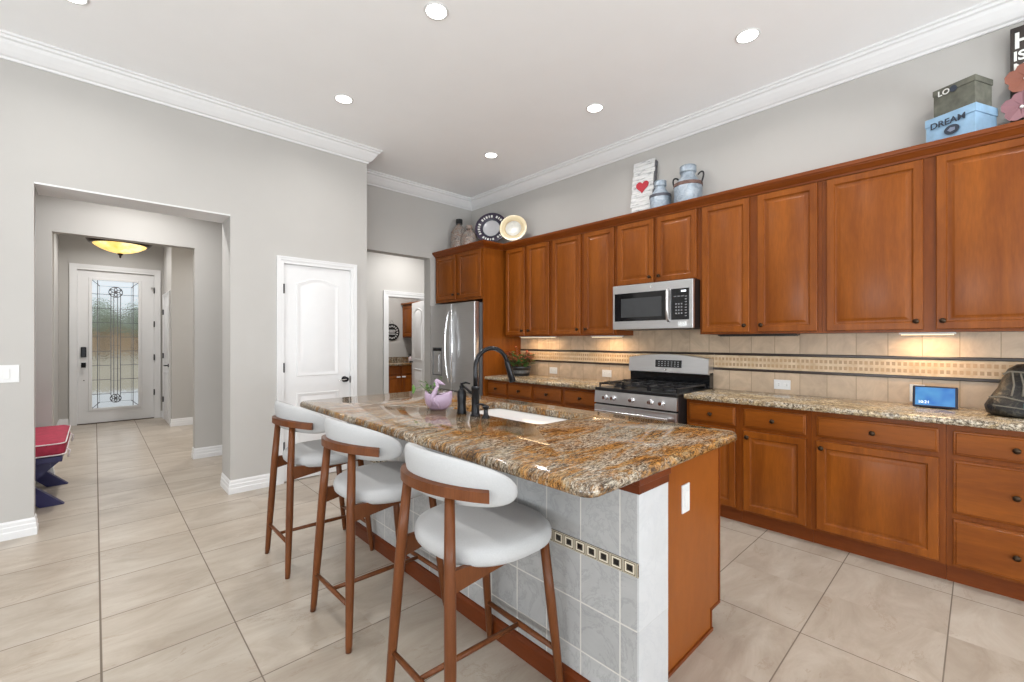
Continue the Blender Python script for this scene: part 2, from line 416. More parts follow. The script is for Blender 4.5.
# walls behind the camera, with window openings
def windowed_y(y0, y1, xa, xb, wins, z0=0.65, z1=2.55):
    m = MB(); x = xa
    for a, b in wins:
        m.box(x, a, y0, y1, 0, CH); m.box(a, b, y0, y1, 0, z0); m.box(a, b, y0, y1, z1, CH); x = b
    m.box(x, xb, y0, y1, 0, CH); return m
struct('wall_rear', windowed_y(-4.0, -3.85, -4.2, WX, ((-3.5, -1.7), (-.9, .9), (1.7, 3.3))), M['wall'])
m = MB(); y = -3.85
for a, b in ((-2.9, -1.1), (.3, 2.1)):
    m.box(-4.2, -4.05, y, a, 0, CH); m.box(-4.2, -4.05, a, b, 0, .65); m.box(-4.2, -4.05, a, b, 2.55, CH); y = b
m.box(-4.2, -4.05, y, WP, 0, CH)
struct('wall_far_left', m, M['wall'])
k = 1
for (a, b) in ((-3.5, -1.7), (-.9, .9), (1.7, 3.3)):
    m = MB(); y0, y1 = -3.97, -3.88
    m.box(a, b, y0, y1, .65, .70); m.box(a, b, y0, y1, 2.50, 2.55); m.box(a, a + .05, y0, y1, .70, 2.5); m.box(b - .05, b, y0, y1, .70, 2.5)
    m.box((a + b) / 2 - .02, (a + b) / 2 + .02, y0, y1, .70, 2.5)
    struct('window_%d' % k, m, M['trim']); k += 1
for (a, b) in ((-2.9, -1.1), (.3, 2.1)):
    m = MB(); x0, x1 = -4.17, -4.08
    m.box(x0, x1, a, b, .65, .70); m.box(x0, x1, a, b, 2.50, 2.55); m.box(x0, x1, a, a + .05, .70, 2.5); m.box(x0, x1, b - .05, b, .70, 2.5)
    m.box(x0, x1, (a + b) / 2 - .02, (a + b) / 2 + .02, .70, 2.5)
    struct('window_%d' % k, m, M['trim']); k += 1
# hall, foyer
Y2, Y3, YD = 6.08, 8.62, 9.78
struct('wall_hall', boxes((-2.3, -.298, Y2, Y2 + .12, 0, FH), (-.298, .818, Y2, Y2 + .12, 2.378, FH), (.818, 2.10, Y2, Y2 + .12, 0, FH)), M['wall'])
struct('wall_hall_left', boxes((-2.4, -2.3, WP + .18, Y3, 0, FH)), M['wall'])
struct('wall_hall_right', boxes((1.98, 2.10, WB + .15, Y3, 0, FH)), M['wall'])
struct('wall_foyer', boxes((-2.3, -.405, Y3, Y3 + .1, 0, FH), (.865, 2.10, Y3, Y3 + .1, 0, FH), (-.505, -.405, Y3 + .1, YD, 0, FH),
       (.865, .965, Y3 + .1, YD, 0, FH)), M['wall'])
struct('wall_front', boxes((-.505, -.215, YD, YD + .12, 0, FH), (-.215, .752, YD, YD + .12, 2.475, FH), (.752, .965, YD, YD + .12, 0, FH)), M['wall'])
# passage past the refrigerator and the laundry room
struct('wall_passage', boxes((2.10, 3.41, 6.5, 6.62, 0, FH), (3.41, 4.19, 6.5, 6.62, 2.05, FH), (4.19, 5.0, 6.5, 6.62, 0, FH)), M['wall'])
struct('wall_passage_right', boxes((4.87, 5.0, WB + .15, 8.17, 0, FH)), M['wall'])
struct('wall_passage_front', boxes((WX + .12, 4.87, WB, WB + .15, 0, FH)), M['wall'])
struct('wall_laundry', boxes((2.9, 4.87, 8.05, 8.17, 0, FH), (2.9, 3.0, 6.62, 8.05, 0, FH)), M['wall'])

struct('trim_12', boxes((-.305, .855, WP + .001, WP + .329, 2.416, 2.428)), M['trim'])
# crown moulding and baseboards
CROWN = [(0, CH), (0, CH - .14), (.012, CH - .14), (.016, CH - .125), (.03, CH - .118), (.05, CH - .095), (.075, CH - .06), (.085, CH - .04), (.1, CH - .034), (.104, CH - .018), (.118, CH - .014), (.118, CH)]
struct('trim_1', MB().sweep([(-4.05, -3.85), (-4.05, WP), (2.10, WP), (2.10, WB), (WX, WB), (WX, -3.85)], CROWN), M['trim'])
BASE = [(0, 0), (.016, 0), (.016, .045), (.012, .052), (.012, .078), (.008, .085), (.008, .104), (.003, .118), (0, .118)]
def base(name, *paths):
    m = MB()
    for p in paths: m.sweep(p, BASE)
    return struct(name, m, M['trim'])
base('baseboard_left', [(-4.05, -3.85), (-4.05, WP), (-.305, WP), (-.305, WP + .09)], [(.855, WP + .33), (.855, WP), (1.222, WP)], [(1.984, WP), (2.10, WP), (2.10, 6.5), (3.32, 6.5)])
base('baseboard_hall', [(-2.3, WP + .18), (-2.3, Y2), (-.298, Y2), (-.298, Y2 + .12)], [(.818, Y2 + .12), (.818, Y2), (1.98, Y2), (1.98, WP + .18)])
base('baseboard_foyer', [(-2.3, Y3), (-.405, Y3), (-.405, YD), (-.30, YD)], [(.80, YD), (.865, YD), (.865, 9.62)], [(.865, 8.74), (.865, Y3), (1.98, Y3)])
base('baseboard_laundry', [(3.0, 6.62), (3.0, 8.05), (3.85, 8.05)])
base('baseboard_rear', [(WX, -.45), (WX, -3.85), (-4.05, -3.85)])

def casing(m, u0, u1, z1, plane, face, w=.062, t=.018, axis='x'):
    """door casing around opening u0..u1, up to z1; plane coordinate of the wall, face = direction sign"""
    def bx(a, b, c, d, ta, tb):
        lo, hi = sorted((plane + face * ta, plane + face * tb))
        if axis == 'x': m.box(a, b, lo, hi, c, d)
        else: m.box(lo, hi, a, b, c, d)
    for (wa, wb, tt) in ((0, w * .45, t * .6), (w * .45, w * .8, t), (w * .8, w, t * 1.25)):
        bx(u0 - wb, u0 - wa, 0, z1 + wb, 0, tt); bx(u1 + wa, u1 + wb, 0, z1 + wb, 0, tt)
        bx(u0 - wa, u1 + wa, z1 + wa, z1 + wb, 0, tt)
    return m
m = casing(MB(), 1.283, 1.922, 2.06, WP, -1); m.box(1.275, 1.285, WP, WP + .18, 0, 2.065); m.box(1.92, 1.93, WP, WP + .18, 0, 2.065); m.box(1.285, 1.92, WP, WP + .18, 2.056, 2.065)
struct('trim_2', m, M['trim'])
m = casing(MB(), -.207, .744, 2.467, YD, -1, .085); m.box(-.215, -.205, YD, YD + .12, 0, 2.475); m.box(.742, .752, YD, YD + .12, 0, 2.475); m.box(-.205, .742, YD, YD + .12, 2.465, 2.475)
struct('trim_3', m, M['trim'])
m = casing(MB(), 3.41, 4.19, 2.05, 6.5, -1, .085); m.box(3.41, 3.42, 6.5, 6.62, 0, 2.05); m.box(4.18, 4.19, 6.5, 6.62, 0, 2.05); m.box(3.42, 4.18, 6.5, 6.62, 2.04, 2.05)
struct('trim_4', m, M['trim'])
m = casing(MB(), 8.80, 9.56, 2.05, .865, -1, .07, axis='y')
struct('trim_5', m, M['trim'])

# ---- moulded two-panel arch-top door (pantry, foyer side door, laundry)
def arch_door(name, O, u, v, n, W, H, arch=True):
    """O lower corner on the front face, u along the width, n outward"""
    O, u, v, n = Vector(O), Vector(u).normalized(), Vector(v).normalized(), Vector(n).normalized()
    m = MB()
    def rect(a0, a1, b0, b1, d): return [O + u * a + v * b + n * d for a, b in ((a0, b0), (a1, b0), (a1, b1), (a0, b1))]
    c = O + u * W / 2 + v * H / 2 - n * .0175
    m.obox(c, u, v, n, W / 2, H / 2, .0175)
    def panel(a0, a1, b0, b1, rise):
        def loop(ins, d):
            pts = [(a0 + ins, b0 + ins), (a1 - ins, b0 + ins)]
            k = 14
            for i in range(k + 1):
                t = i / k; x = a1 - ins + (a0 - a1 + 2 * ins) * t
                pts.append((x, b1 - ins + rise * math.sin(math.pi * t)))
            return [O + u * a + v * b + n * d for a, b in pts]
        m.rings([loop(0, .0), loop(.004, .007), loop(.014, .007), (loop(.026, .001)), loop(.040, .001), loop(.055, .006)], False, True)
    s = .115 * W / .64
    panel(s, W - s, .98 * H / 2.04, H - .17, .055 if arch else 0)
    panel(s, W - s, .16, .82 * H / 2.04, 0)
    return struct(name, m, M['trim'], auto=40)
d1 = arch_door('door_1', (1.286, WP + .012, .008), (1, 0, 0), (0, 0, 1), (0, -1, 0), .633, 2.046)
def knob_set(parent, c, n, m_, name='door_knob', r=.027):
    c, n = Vector(c), Vector(n)
    ax = 'y' if abs(n.y) > .5 else 'x'; s = n.y if ax == 'y' else n.x
    prof = [(.001, 0), (.030, 0), (.030, s * .006), (.012, s * .010), (.010, s * .03), (.022, s * .034), (r, s * .046), (.024, s * .058), (.010, s * .064), (.001, s * .065)]
    return obj(name, MB().lathe(prof, c, 20, ax), m_, parent, smooth=True)
knob_set(d1, (1.862, WP + .012, .94), (0, -1, 0), M['black_metal'])
obj('key', MB().tube([(1.862, WP - .050, .94), (1.80, WP - .056, .938), (1.775, WP - .056, .936)], [.006, .004, .003], 8), M['chrome'], d1)
for z in (.34, 1.08, 1.82):
    obj('hinge', MB().box(1.276, 1.290, WP - .012, WP + .014, z - .045, z + .045, .002), M['black_metal'], d1)
obj('strike_plate', MB().box(1.917, 1.928, WP - .006, WP + .012, .90, .97), M['black_metal'], d1)

# foyer side door, and the laundry door standing open
d3 = arch_door('door_3', (.853, 9.55, .008), (0, -1, 0), (0, 0, 1), (-1, 0, 0), .74, 2.035)
for z in (.34, 1.08, 1.82): obj('hinge', MB().box(.835, .855, 9.545, 9.557, z - .045, z + .045), M['black_metal'], d3)
obj('lever_handle', MB().lathe([(.001, 0), (.028, 0), (.028, -.01), (.009, -.012), (.009, -.05), (.001, -.052)], (.852, 8.87, .94), 16, 'x').tube([(.80, 8.87, .94), (.80, 8.98, .94)], .008, 8), M['black_metal'], d3)
hp = Vector((4.165, 6.64, .01)); tp = Vector((4.355, 7.37, .01)); uu = (tp - hp).normalized(); nn = Vector((-uu.y, uu.x, 0))
d4 = arch_door('door_4', hp, uu, (0, 0, 1), nn, .754, 2.03)
c = hp + uu * .69 + Vector((0, 0, .93)) + nn * .0
obj('door_knob', MB().tube([c, c + nn * .035, c + nn * .06], [.012, .012, .026], 14), M['black_metal'], d4)

# ---- front door with leaded glass
def make_front_door():
    x0, x1, yf = -.203, .740, YD + .02
    m = MB()
    gx0, gx1, gz0, gz1 = -.045, .545, .235, 2.325
    m.box(x0, gx0, yf, yf + .045, .012, 2.46); m.box(gx1, x1, yf, yf + .045, .012, 2.46)
    m.box(gx0, gx1, yf, yf + .045, .012, gz0); m.box(gx0, gx1, yf, yf + .045, gz1, 2.46)
    d = struct('door_2', m, M['trim'])
    mm = MB()
    for (a, b, c_, e) in ((gx0 - .03, gx0 + .012, gz0 - .03, gz1 + .03), (gx1 - .012, gx1 + .03, gz0 - .03, gz1 + .03)):
        mm.box(a, b, yf - .014, yf, c_, e, .004)
    for (c_, e) in ((gz0 - .03, gz0 + .012), (gz1 - .012, gz1 + .03)):
        mm.box(gx0 + .012, gx1 - .012, yf - .014, yf, c_, e, .004)
    obj('glass_frame', mm, M['trim'], d)
    g, nt, b = newmat('rippled_door_glass')
    v = coords(nt, (1, 1, 1), world=True); n = noise(nt, v, 14, 3)
    b.inputs['Base Color'].default_value = (0.93, 0.96, 0.97, 1); b.inputs['Transmission Weight'].default_value = 1.0
    b.inputs['Roughness'].default_value = 0.16; b.inputs['IOR'].default_value = 1.12
    bump(nt, b, n.outputs[0], 0.5, 0.02)
    gl = obj('glass_pane', MB().box(gx0, gx1, yf + .016, yf + .026, gz0, gz1), g, d)
    cm = MB(); w = .010; ya, yb = yf + .006, yf + .014
    def bar(ax, az, bx, bz, ww=w):
        p, q = Vector((ax, (ya + yb) / 2, az)), Vector((bx, (ya + yb) / 2, bz)); t = (q - p).normalized(); s = t.cross(Vector((0, 1, 0)))
        cm.obox((p + q) / 2, t, s, (0, 1, 0), (q - p).length / 2, ww / 2, .004)
    W = gx1 - gx0; cx = (gx0 + gx1) / 2
    for f in (.13, .87): bar(gx0 + W * f, gz0, gx0 + W * f, gz1 - .0)
    for f in (.17, .83): bar(gx0 + W * f, gz0 + .1, gx0 + W * f, gz1 - .1, .004)
    for f in (.40, .46, .54, .60): bar(gx0 + W * f, gz0 + .20, gx0 + W * f, gz1 - .24)
    H = gz1 - gz0
    for i in range(1, 9):
        z = gz0 + H * i / 9; bar(gx0, z, gx0 + W * .40, z, .008); bar(gx0 + W * .60, z, gx1, z, .008)
    for i in range(1, 8): z = gz0 + .25 + (H - .55) * i / 8; bar(gx0 + W * .40, z, gx0 + W * .60, z, .004)
    bar(gx0, gz0, gx0 + W * .17, gz0 + .1); bar(gx1, gz0, gx1 - W * .17, gz0 + .1); bar(gx0, gz1, gx0 + W * .17, gz1 - .1); bar(gx1, gz1, gx1 - W * .17, gz1 - .1)
    bar(gx0 + W * .13, gz1 - .1, gx1 - W * .13, gz1 - .1, .004); bar(gx0 + W * .13, gz0 + .1, gx1 - W * .13, gz0 + .1, .004)
    def ringc(cx_, cz_, r_):
        pts = [(cx_ + r_ * math.cos(2 * math.pi * i / 20), (ya + yb) / 2, cz_ + r_ * math.sin(2 * math.pi * i / 20)) for i in range(21)]
        cm.tube(pts, .006, 6)
    for zc, s in ((gz1 - .19, 1), (gz0 + .15, .8)):
        for i in range(6):
            a = math.pi / 3 * i; ringc(cx + .045 * s * math.cos(a), zc + .045 * s * math.sin(a), .04 * s)
        ringc(cx, zc, .085 * s); ringc(cx, zc, .022 * s)
    obj('leaded_came', cm, plain('lead_came', (.16, .16, .17), .4, .8), d)
    # lock set on the left stile
    k = obj('keypad_lock', MB().box(-.165, -.098, yf - .03, yf, 1.07, 1.235, .01), M['black_metal'], d)
    obj('door_handle', MB().box(-.160, -.104, yf - .012, yf, .905, .985, .006).lathe([(.001, -.012), (.012, -.012), (.012, -.035), (.028, -.045), (.03, -.06), (.001, -.066)], (-.132, yf, .945), 16, 'y'), M['black_metal'], d, auto=40)
    obj('peg', MB().lathe([(.001, 0), (.008, 0), (.008, -.012), (.001, -.013)], (-.128, yf, .70), 10, 'y'), M['black_metal'], d)
    for z in (.45, 1.05, 1.62, 2.20): obj('hinge', MB().box(.735, .752, YD - .022, YD + .03, z - .05, z + .05, .002), plain('hinge_bronze', (.05, .05, .05), .4, .7), d)
    struct('trim_6', boxes((-.205, .742, YD - .0, YD + .12, 0, .012)), M['bronze'])
    struct('trim_7', MB().box(.70, .74, YD - .03, YD + .01, 2.23, 2.245), M['chrome'])
make_front_door()

# ---- outdoors, seen blurred through the front door
struct('ground', boxes((-60, 60, 9.9, 140, -.25, -.12)), plain('lawn_and_street', s2l(176, 164, 142), .9, var=.2, nscale=1))
tag(obj('porch_slab', MB().box(-1.5, 2.1, 9.92, 16, -.12, -.02), plain('pale_concrete', (.66, .65, .64), .8)), 'pale concrete porch slab outside the front door', 'porch')
hs = thing('house', 'tan brick house with grey roof far across the street, blurred in the door glass', 'house', (2, 70, -.12))
obj('wall', MB().box(-12, 15, 66, 74, -.12, 2.7), plain('tan_brick', s2l(190, 164, 134), .9, var=.1), hs)
obj('roof', MB().prism([(65.3, 2.7), (74.7, 2.7), (70, 4.6)], 'x', -12.7, 15.7), plain('grey_shingle', s2l(150, 146, 142), .9), hs)
for (tx, ty, lab) in ((.5, 48, 'leafy green tree across the street, left one in the front door glass'), (2.9, 52, 'leafy green tree across the street, right one in the front door glass')):
    tr = thing('shade_tree', lab, 'tree', (tx, ty, -.12), 'trees across the street')
    obj('trunk', MB().tube([(tx, ty, -.12), (tx + .05, ty, 1.5), (tx + .1, ty, 3)], [.16, .13, .10], 10), plain('bark', (.12, .09, .06), .9), tr)
    m = MB()
    for i in range(9):
        a = i * 2.4; r = .5 + .3 * random.random()
        m.lathe([(r * math.sin(math.pi * j / 8) + .002, -r * math.cos(math.pi * j / 8)) for j in range(9)], (tx + .8 * math.cos(a) * (i % 3) / 2, ty + .8 * math.sin(a) * (i % 3) / 2, 2.6 + (i % 4) * .45), 12)
    obj('crown', m, plain('leaves', (.33, .38, .30), .9, var=.35, nscale=4), tr)

# ------------------------------------------------------------------ kitchen cabinetry
NX = (-1, 0, 0)
def raised_door(name, y0, y1, z0, z1, xf, parent, grain='cherry_v', fr=.043, t=.020):
    """raised panel door whose face looks towards -X at x = xf"""
    lv = [(0, 0, -t), (0, 0, -.004), (.004, .004, 0), (fr, fr, 0), (fr + .004, fr + .004, -.007), (fr + .009, fr + .009, -.010),
          (fr + .014, fr + .014, -.010), (fr + .034, fr + .034, -.001), (fr + .037, fr + .037, 0)]
    m = MB().loops((xf, y1, z0), (0, y0 - y1, 0), (0, 0, z1 - z0), NX, lv)
    return obj(name, m, M[grain], parent, auto=25)
def drawer_front(y0, y1, z0, z1, xf, parent, t=.020):
    lv = [(0, 0, -t), (0, 0, -.009), (.004, .004, -.006), (.010, .010, -.005), (.014, .014, 0)]
    m = MB().loops((xf, y1, z0), (0, y0 - y1, 0), (0, 0, z1 - z0), NX, lv)
    return obj('drawer', m, M['cherry_h'], parent, auto=25)
def knob(parent, x, y, z, s=-1):
    obj('knob', MB().lathe([(.001, 0), (.009, 0), (.006, s * .006), (.006, s * .014), (.014, s * .019), (.0155, s * .025), (.011, s * .030), (.001, s * .032)], (x, y, z), 14, 'x'), M['bronze'], parent, smooth=True)

UF, UB, UT = 3.64, 1.385, 2.462      # upper doors' face, bottom, top
def wall_cabinet(y0, y1, doors, label, zb=UB, xf=UF, zt=UT, kn=None, group='wall cabinets along the range wall', side=None):
    c = thing('upper_cabinet', label, 'cabinet', ((xf + WX) / 2, (y0 + y1) / 2, zb), group)
    m = MB(); m.box(xf + .021, WX - .004, y0 + .0006, y1 - .0006, zb, zt)
    obj('body', m, M['cherry_frame_shade'], c)
    for i, (a, b) in enumerate(doors):
        d = raised_door('door', a, b, zb + .015, 2.432, xf, c)
        if kn: knob(d, xf, b - .03 if kn[i] == 'L' else a + .03, zb + .065)
    return c
# y ranges run from near (small y) to far; 'L' is the far side, which is the left one in view
wall_cabinet(3.24, 3.985, ((3.268, 3.602), (3.650, 3.972)), 'tall two-door cherry wall cabinet beside the refrigerator side panel', kn='LR')
wall_cabinet(2.405, 3.24, ((2.428, 2.784), (2.834, 3.212)), 'two-door cherry wall cabinet directly left of the microwave', kn='LR')
wall_cabinet(1.598, 2.405, ((1.622, 1.982), (2.012, 2.385)), 'short two-door cherry wall cabinet above the microwave', zb=1.842, kn='LR')
wall_cabinet(.750, 1.598, ((.776, 1.157), (1.214, 1.576)), 'two-door cherry wall cabinet directly right of the microwave', kn='LR')
wall_cabinet(-.34, .750, ((-.315, .180), (.237, .722)), 'widest two-door cherry wall cabinet, under the blue box', kn='LR')
# filler next to the refrigerator panel
# crown along the wall cabinets and round the refrigerator cabinet
CC = [(0, 2.438), (.008, 2.438), (.010, 2.452), (.020, 2.458), (.030, 2.472), (.042, 2.480), (.044, 2.486), (.052, 2.490), (.056, 2.506), (.056, 2.512), (0, 2.512)]
FX0, FY0, FY1 = 3.325, 4.03, 5.045
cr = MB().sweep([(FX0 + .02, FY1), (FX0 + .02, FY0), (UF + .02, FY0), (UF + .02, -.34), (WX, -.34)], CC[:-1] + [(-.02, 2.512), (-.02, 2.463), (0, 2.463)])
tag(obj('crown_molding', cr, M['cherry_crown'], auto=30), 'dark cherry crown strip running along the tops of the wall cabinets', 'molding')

# refrigerator enclosure cabinet
fc = thing('refrigerator_cabinet', 'deep cherry cabinet with tall side panel above the refrigerator', 'cabinet', (3.65, 4.54, 0))
obj('body', MB().box(FX0 + .021, WX - .004, FY0 + .022, FY1 - .003, 1.835, 2.462), M['cherry_v'], fc)
obj('side_panel', MB().box(FX0 + .02, WX - .004, FY0, FY0 + .02, 0, 2.462), M['cherry_v'], fc)
for (a, b, s) in ((4.07, 4.515, 'L'), (4.575, 5.015, 'R')):
    d = raised_door('door', a, b, 1.865, 2.43, FX0, fc); knob(d, FX0, b - .03 if s == 'L' else a + .03, 1.92)

# base cabinets
BF, CT, CTH = 3.388, .914, .038      # base doors' face, counter height, counter thickness
def base_cabinet(y0, y1, label, cols, drawers3=False, kside='L'):
    c = thing('base_cabinet', label, 'cabinet', ((BF + WX) / 2, (y0 + y1) / 2, 0), 'base cabinets along the range wall')
    obj('body', MB().box(BF + .021, WX - .001, y0 + .0006, y1 - .0006, .098, CT - CTH), M['cherry_frame_shade'], c)
    obj('toe_kick', MB().box(BF + .062, BF + .078, y0 + .0006, y1 - .0006, 0, .099), M['cherry_dark'], c)
    for i, (a, b) in enumerate(cols):
        if drawers3:
            for (p, q) in ((.710, .842), (.392, .682), (.112, .362)):
                d = drawer_front(a, b, p, q, BF, c); knob(d, BF, (a + b) / 2, (p + q) / 2)
        else:
            d = drawer_front(a, b, .712, .846, BF, c); knob(d, BF, (a + b) / 2, .779)
            e = raised_door('door', a, b, .115, .686, BF, c); knob(e, BF, (b - .03) if kside[i] == 'L' else (a + .03), .645)
    return c
base_cabinet(3.270, 4.029, 'cherry base cabinet against the refrigerator side panel', ((3.295, 3.655), (3.695, 4.015)), kside='RL')
base_cabinet(2.390, 3.270, 'cherry base cabinet directly left of the range', ((2.43, 2.835), (2.877, 3.25)), kside='RL')
base_cabinet(1.197, 1.594, 'narrow cherry base cabinet directly right of the range', ((1.225, 1.572),), kside='R')
base_cabinet(.755, 1.197, 'narrow single-door cherry base cabinet below the right hand outlet', ((.785, 1.170),), kside='L')
base_cabinet(.128, .755, 'wide single-door cherry base cabinet left of the three-drawer unit', ((.157, .728),), kside='L')
base_cabinet(-.380, .128, 'cherry base cabinet with three stacked drawers', ((-.355, .101),), drawers3=True)

def counter(name, x0, x1, y0, y1, mat, label, ends=()):
    prof = [(0, 0), (-.006, .002), (-.012, .010), (-.014, CTH - .014), (-.010, CTH - .004), (-.002, CTH)]
    m = MB(); pts = [(x1, CT - CTH)] + [(x0 + .014 + o, CT - CTH + z) for o, z in prof] + [(x1, CT)]
    m.prism([(x, z) for x, z in pts], 'y', y0, y1)
    return tag(obj(name, m, mat, auto=35), label, 'countertop')
counter('kitchen_countertop', 3.355, WX - .013, 2.390, 4.028, M['granite_wall'], 'granite countertop left of the range, with the potted plant on it')
counter('kitchen_countertop', 3.355, WX - .013, -.40, 1.594, M['granite_wall'], 'granite countertop right of the range, with the blue screen on it')

# backsplash: tiles, two dark liners, and a woven mosaic band
spl = MB(); spl.box(WX - .012, WX, -.40, 1.60, .90, 1.384); spl.box(WX - .012, WX, 1.60, 2.405, .90, 1.60); spl.box(WX - .012, WX, 2.405, 4.028, .90, 1.384)
struct('trim_8', spl, M['splash'])
def mosaic():
    m, nt, b = newmat('tan_woven_mosaic')
    g = nt.nodes.new('ShaderNodeNewGeometry'); sep = nt.nodes.new('ShaderNodeSeparateXYZ'); nt.links.new(g.outputs['Position'], sep.inputs[0])
    py = math_(nt, 'FRACT', math_(nt, 'DIVIDE', sep.outputs[1], .0295)); pz = math_(nt, 'FRACT', math_(nt, 'DIVIDE', math_(nt, 'SUBTRACT', sep.outputs[2], 1.108), .045))
    a = math_(nt, 'GREATER_THAN', py, .38); c = math_(nt, 'LESS_THAN', math_(nt, 'ABSOLUTE', math_(nt, 'SUBTRACT', pz, .5)), .27)
    dk = math_(nt, 'MULTIPLY', a, c)
    n = noise(nt, coords(nt, world=True), 14, 4)
    r = ramp(nt, ((.35, s2l(186, 160, 128)), (.65, s2l(210, 188, 158)))); nt.links.new(n.outputs[0], r.inputs[0])
    r2 = ramp(nt, ((.4, s2l(176, 140, 100)), (.62, s2l(132, 100, 70)))); nt.links.new(n.outputs[0], r2.inputs[0])
    nt.links.new(mixc(nt, math_(nt, 'MULTIPLY', dk, .72), r.outputs[0], r2.outputs[0]), b.inputs['Base Color'])
    b.inputs['Roughness'].default_value = .4; bump(nt, b, math_(nt, 'SUBTRACT', 1.0, dk), .3, .002); return m
M['mosaic'] = mosaic()
k = 9
for (ya, yb) in ((-.40, 1.60), (1.60, 4.028)):
    struct('trim_%d' % k, boxes((WX - .016, WX - .012, ya, yb, 1.100, 1.208)), M['mosaic']); k += 1
    m = MB()
    for z in (1.079, 1.208): m.box(WX - .024, WX - .012, ya, yb, z, z + .021, .005)
    struct('trim_%d' % k, m, plain('dark_bronze_liner_%d' % k, (.025, .014, .010), .3)); k += 1

# under cabinet lights
for i, (a, b, on, lab) in enumerate(((3.345, 3.86, 1, 'lit under-cabinet light strip near the potted plant'), (2.46, 2.80, 1, 'lit under-cabinet light strip just left of the microwave'),
        (.93, 1.50, 0, 'dark unlit under-cabinet light strip right of the range'), (.10, .36, 1, 'lit under-cabinet light strip above the blue screen'))):
    t = thing('under_cabinet_light', lab, 'light', (3.82, (a + b) / 2, UB - .018))
    obj('housing', MB().box(3.775, 3.865, a, b, UB - .013, UB - .001, .003), M['white_plastic'] if on else M['black_plastic'], t)
    obj('diffuser', MB().box(3.785, 3.855, a + .01, b - .01, UB - .018, UB - .012), emis('warm_diffuser_%d' % i, (1.0, .80, .52), 1.3) if on else plain('smoked_diffuser', (.05, .04, .035), .3), t)
    if on: area_light('under_cabinet_lamp', (3.83, (a + b) / 2, UB - .022), (0, 0, 0), .05, b - a - .04, 2.6, (1.0, .70, .40))

# ------------------------------------------------------------------ outlets and switches
def plate(axis, c, w, h, label, kind='outlet', group=None, horiz=False):
    """axis 'x': on a wall whose face looks to -X; 'y': looks to -Y"""
    c = Vector(c); t = thing('power_outlet' if kind == 'outlet' else 'light_switch', label, 'outlet' if kind == 'outlet' else 'switch', c, group)
    def B(u0, u1, z0, z1, d0, d1, bev=.0015):
        m = MB()
        if axis == 'x': m.box(c.x - d1, c.x - d0, c.y + u0, c.y + u1, c.z + z0, c.z + z1, bev)
        else: m.box(c.x + u0, c.x + u1, c.y - d1, c.y - d0, c.z + z0, c.z + z1, bev)
        return m
    obj('cover_plate', B(-w / 2, w / 2, -h / 2, h / 2, 0, .006), M['white_plastic'], t)
    n = plain('soft_white', (.72, .72, .71), .4, var=.01)
    dk = plain('slot_dark', (.05, .05, .05), .6)
    if kind == 'outlet':
        for s in (-1, 1):
            if horiz: rr = obj('receptacle', B(s * .028 - .016, s * .028 + .016, -.014, .014, .006, .009), n, t); q = [(s * .028 - .006, -.006), (s * .028 - .006, .006)]
            else: rr = obj('receptacle', B(-.014, .014, s * .024 - .017, s * .024 + .017, .006, .009), n, t); q = [(-.006, s * .024), (.006, s * .024)]
            mm = MB()
            for (u, z) in q:
                a = (c.x - .0095, c.x - .0085, c.y + u - .003, c.y + u + .003, c.z + z - .0015, c.z + z + .0015) if axis == 'x' else (c.x + u - .0015, c.x + u + .0015, c.y - .0095, c.y - .0085, c.z + z - .003, c.z + z + .003)
                mm.box(*a)
            obj('slots', mm, dk, rr)
    else:
        k_ = max(1, round(w / .06) - (1 if w > .1 else 0))
        for i in range(k_):
            u = (i - (k_ - 1) / 2) * .046
            obj('rocker', B(u - .016, u + .016, -.033, .033, .006, .010, .002), n, t)
    return t
plate('x', (WX - .012, 3.475, .98), .115, .075, 'white outlet on the backsplash nearest the potted plant', horiz=True)
plate('x', (WX - .012, 2.722, .985), .115, .075, 'white outlet on the backsplash just left of the range', horiz=True)
plate('x', (WX - .012, 1.075, .985), .115, .075, 'white outlet on the backsplash right of the range', horiz=True)
plate('x', (WX - .012, .285, .985), .075, .115, 'white outlet on the backsplash half hidden by the blue screen')
plate('y', (-.43, WP, 1.11), .116, .118, 'white double rocker switch on the wall left of the hall opening', 'switch')
plate('y', (1.800, .85, .672), .066, .118, 'white switch plate on the cherry end panel of the island', 'switch')

# ------------------------------------------------------------------ range
RY0, RY1, RXF = 1.604, 2.380, 3.262
rg = thing('gas_range', 'stainless steel and black gas range between the base cabinets', 'stove', (3.60, 1.992, 0))
ST, BK = M['steel'], M['black_plastic']
obj('body', MB().box(RXF + .03, 3.94, RY0, RY1, .06, .905), BK, rg)
m = MB()
for y in (RY0 + .04, RY1 - .04):
    for x in (3.42, 3.88): m.lathe([(.018, 0), (.02, .06)], (x, y, 0), 12)
obj('foot', m, BK, rg)
obj('control_panel', MB().prism([(RXF, .785), (RXF + .04, .785), (RXF + .04, .888), (RXF + .012, .888)], 'y', RY0 + .003, RY1 - .003), ST, rg)
od = obj('oven_door', MB().box(RXF - .002, RXF + .035, RY0 + .004, RY1 - .004, .245, .768, .004), ST, rg)
obj('oven_window', MB().box(RXF - .005, RXF - .001, RY0 + .11, RY1 - .11, .36, .62, .001), M['black_glass'], od)
hm = MB().tube([(RXF - .052, RY0 + .05, .722), (RXF - .058, (RY0 + RY1) / 2, .722), (RXF - .052, RY1 - .05, .722)], .0125, 14)
for y in (RY0 + .07, RY1 - .07): hm.box(RXF - .05, RXF, y - .012, y + .012, .714, .73, .002)
obj('handle', hm, M['chrome'], od, auto=40)
obj('drawer', MB().box(RXF, RXF + .035, RY0 + .004, RY1 - .004, .065, .232, .004), ST, rg)
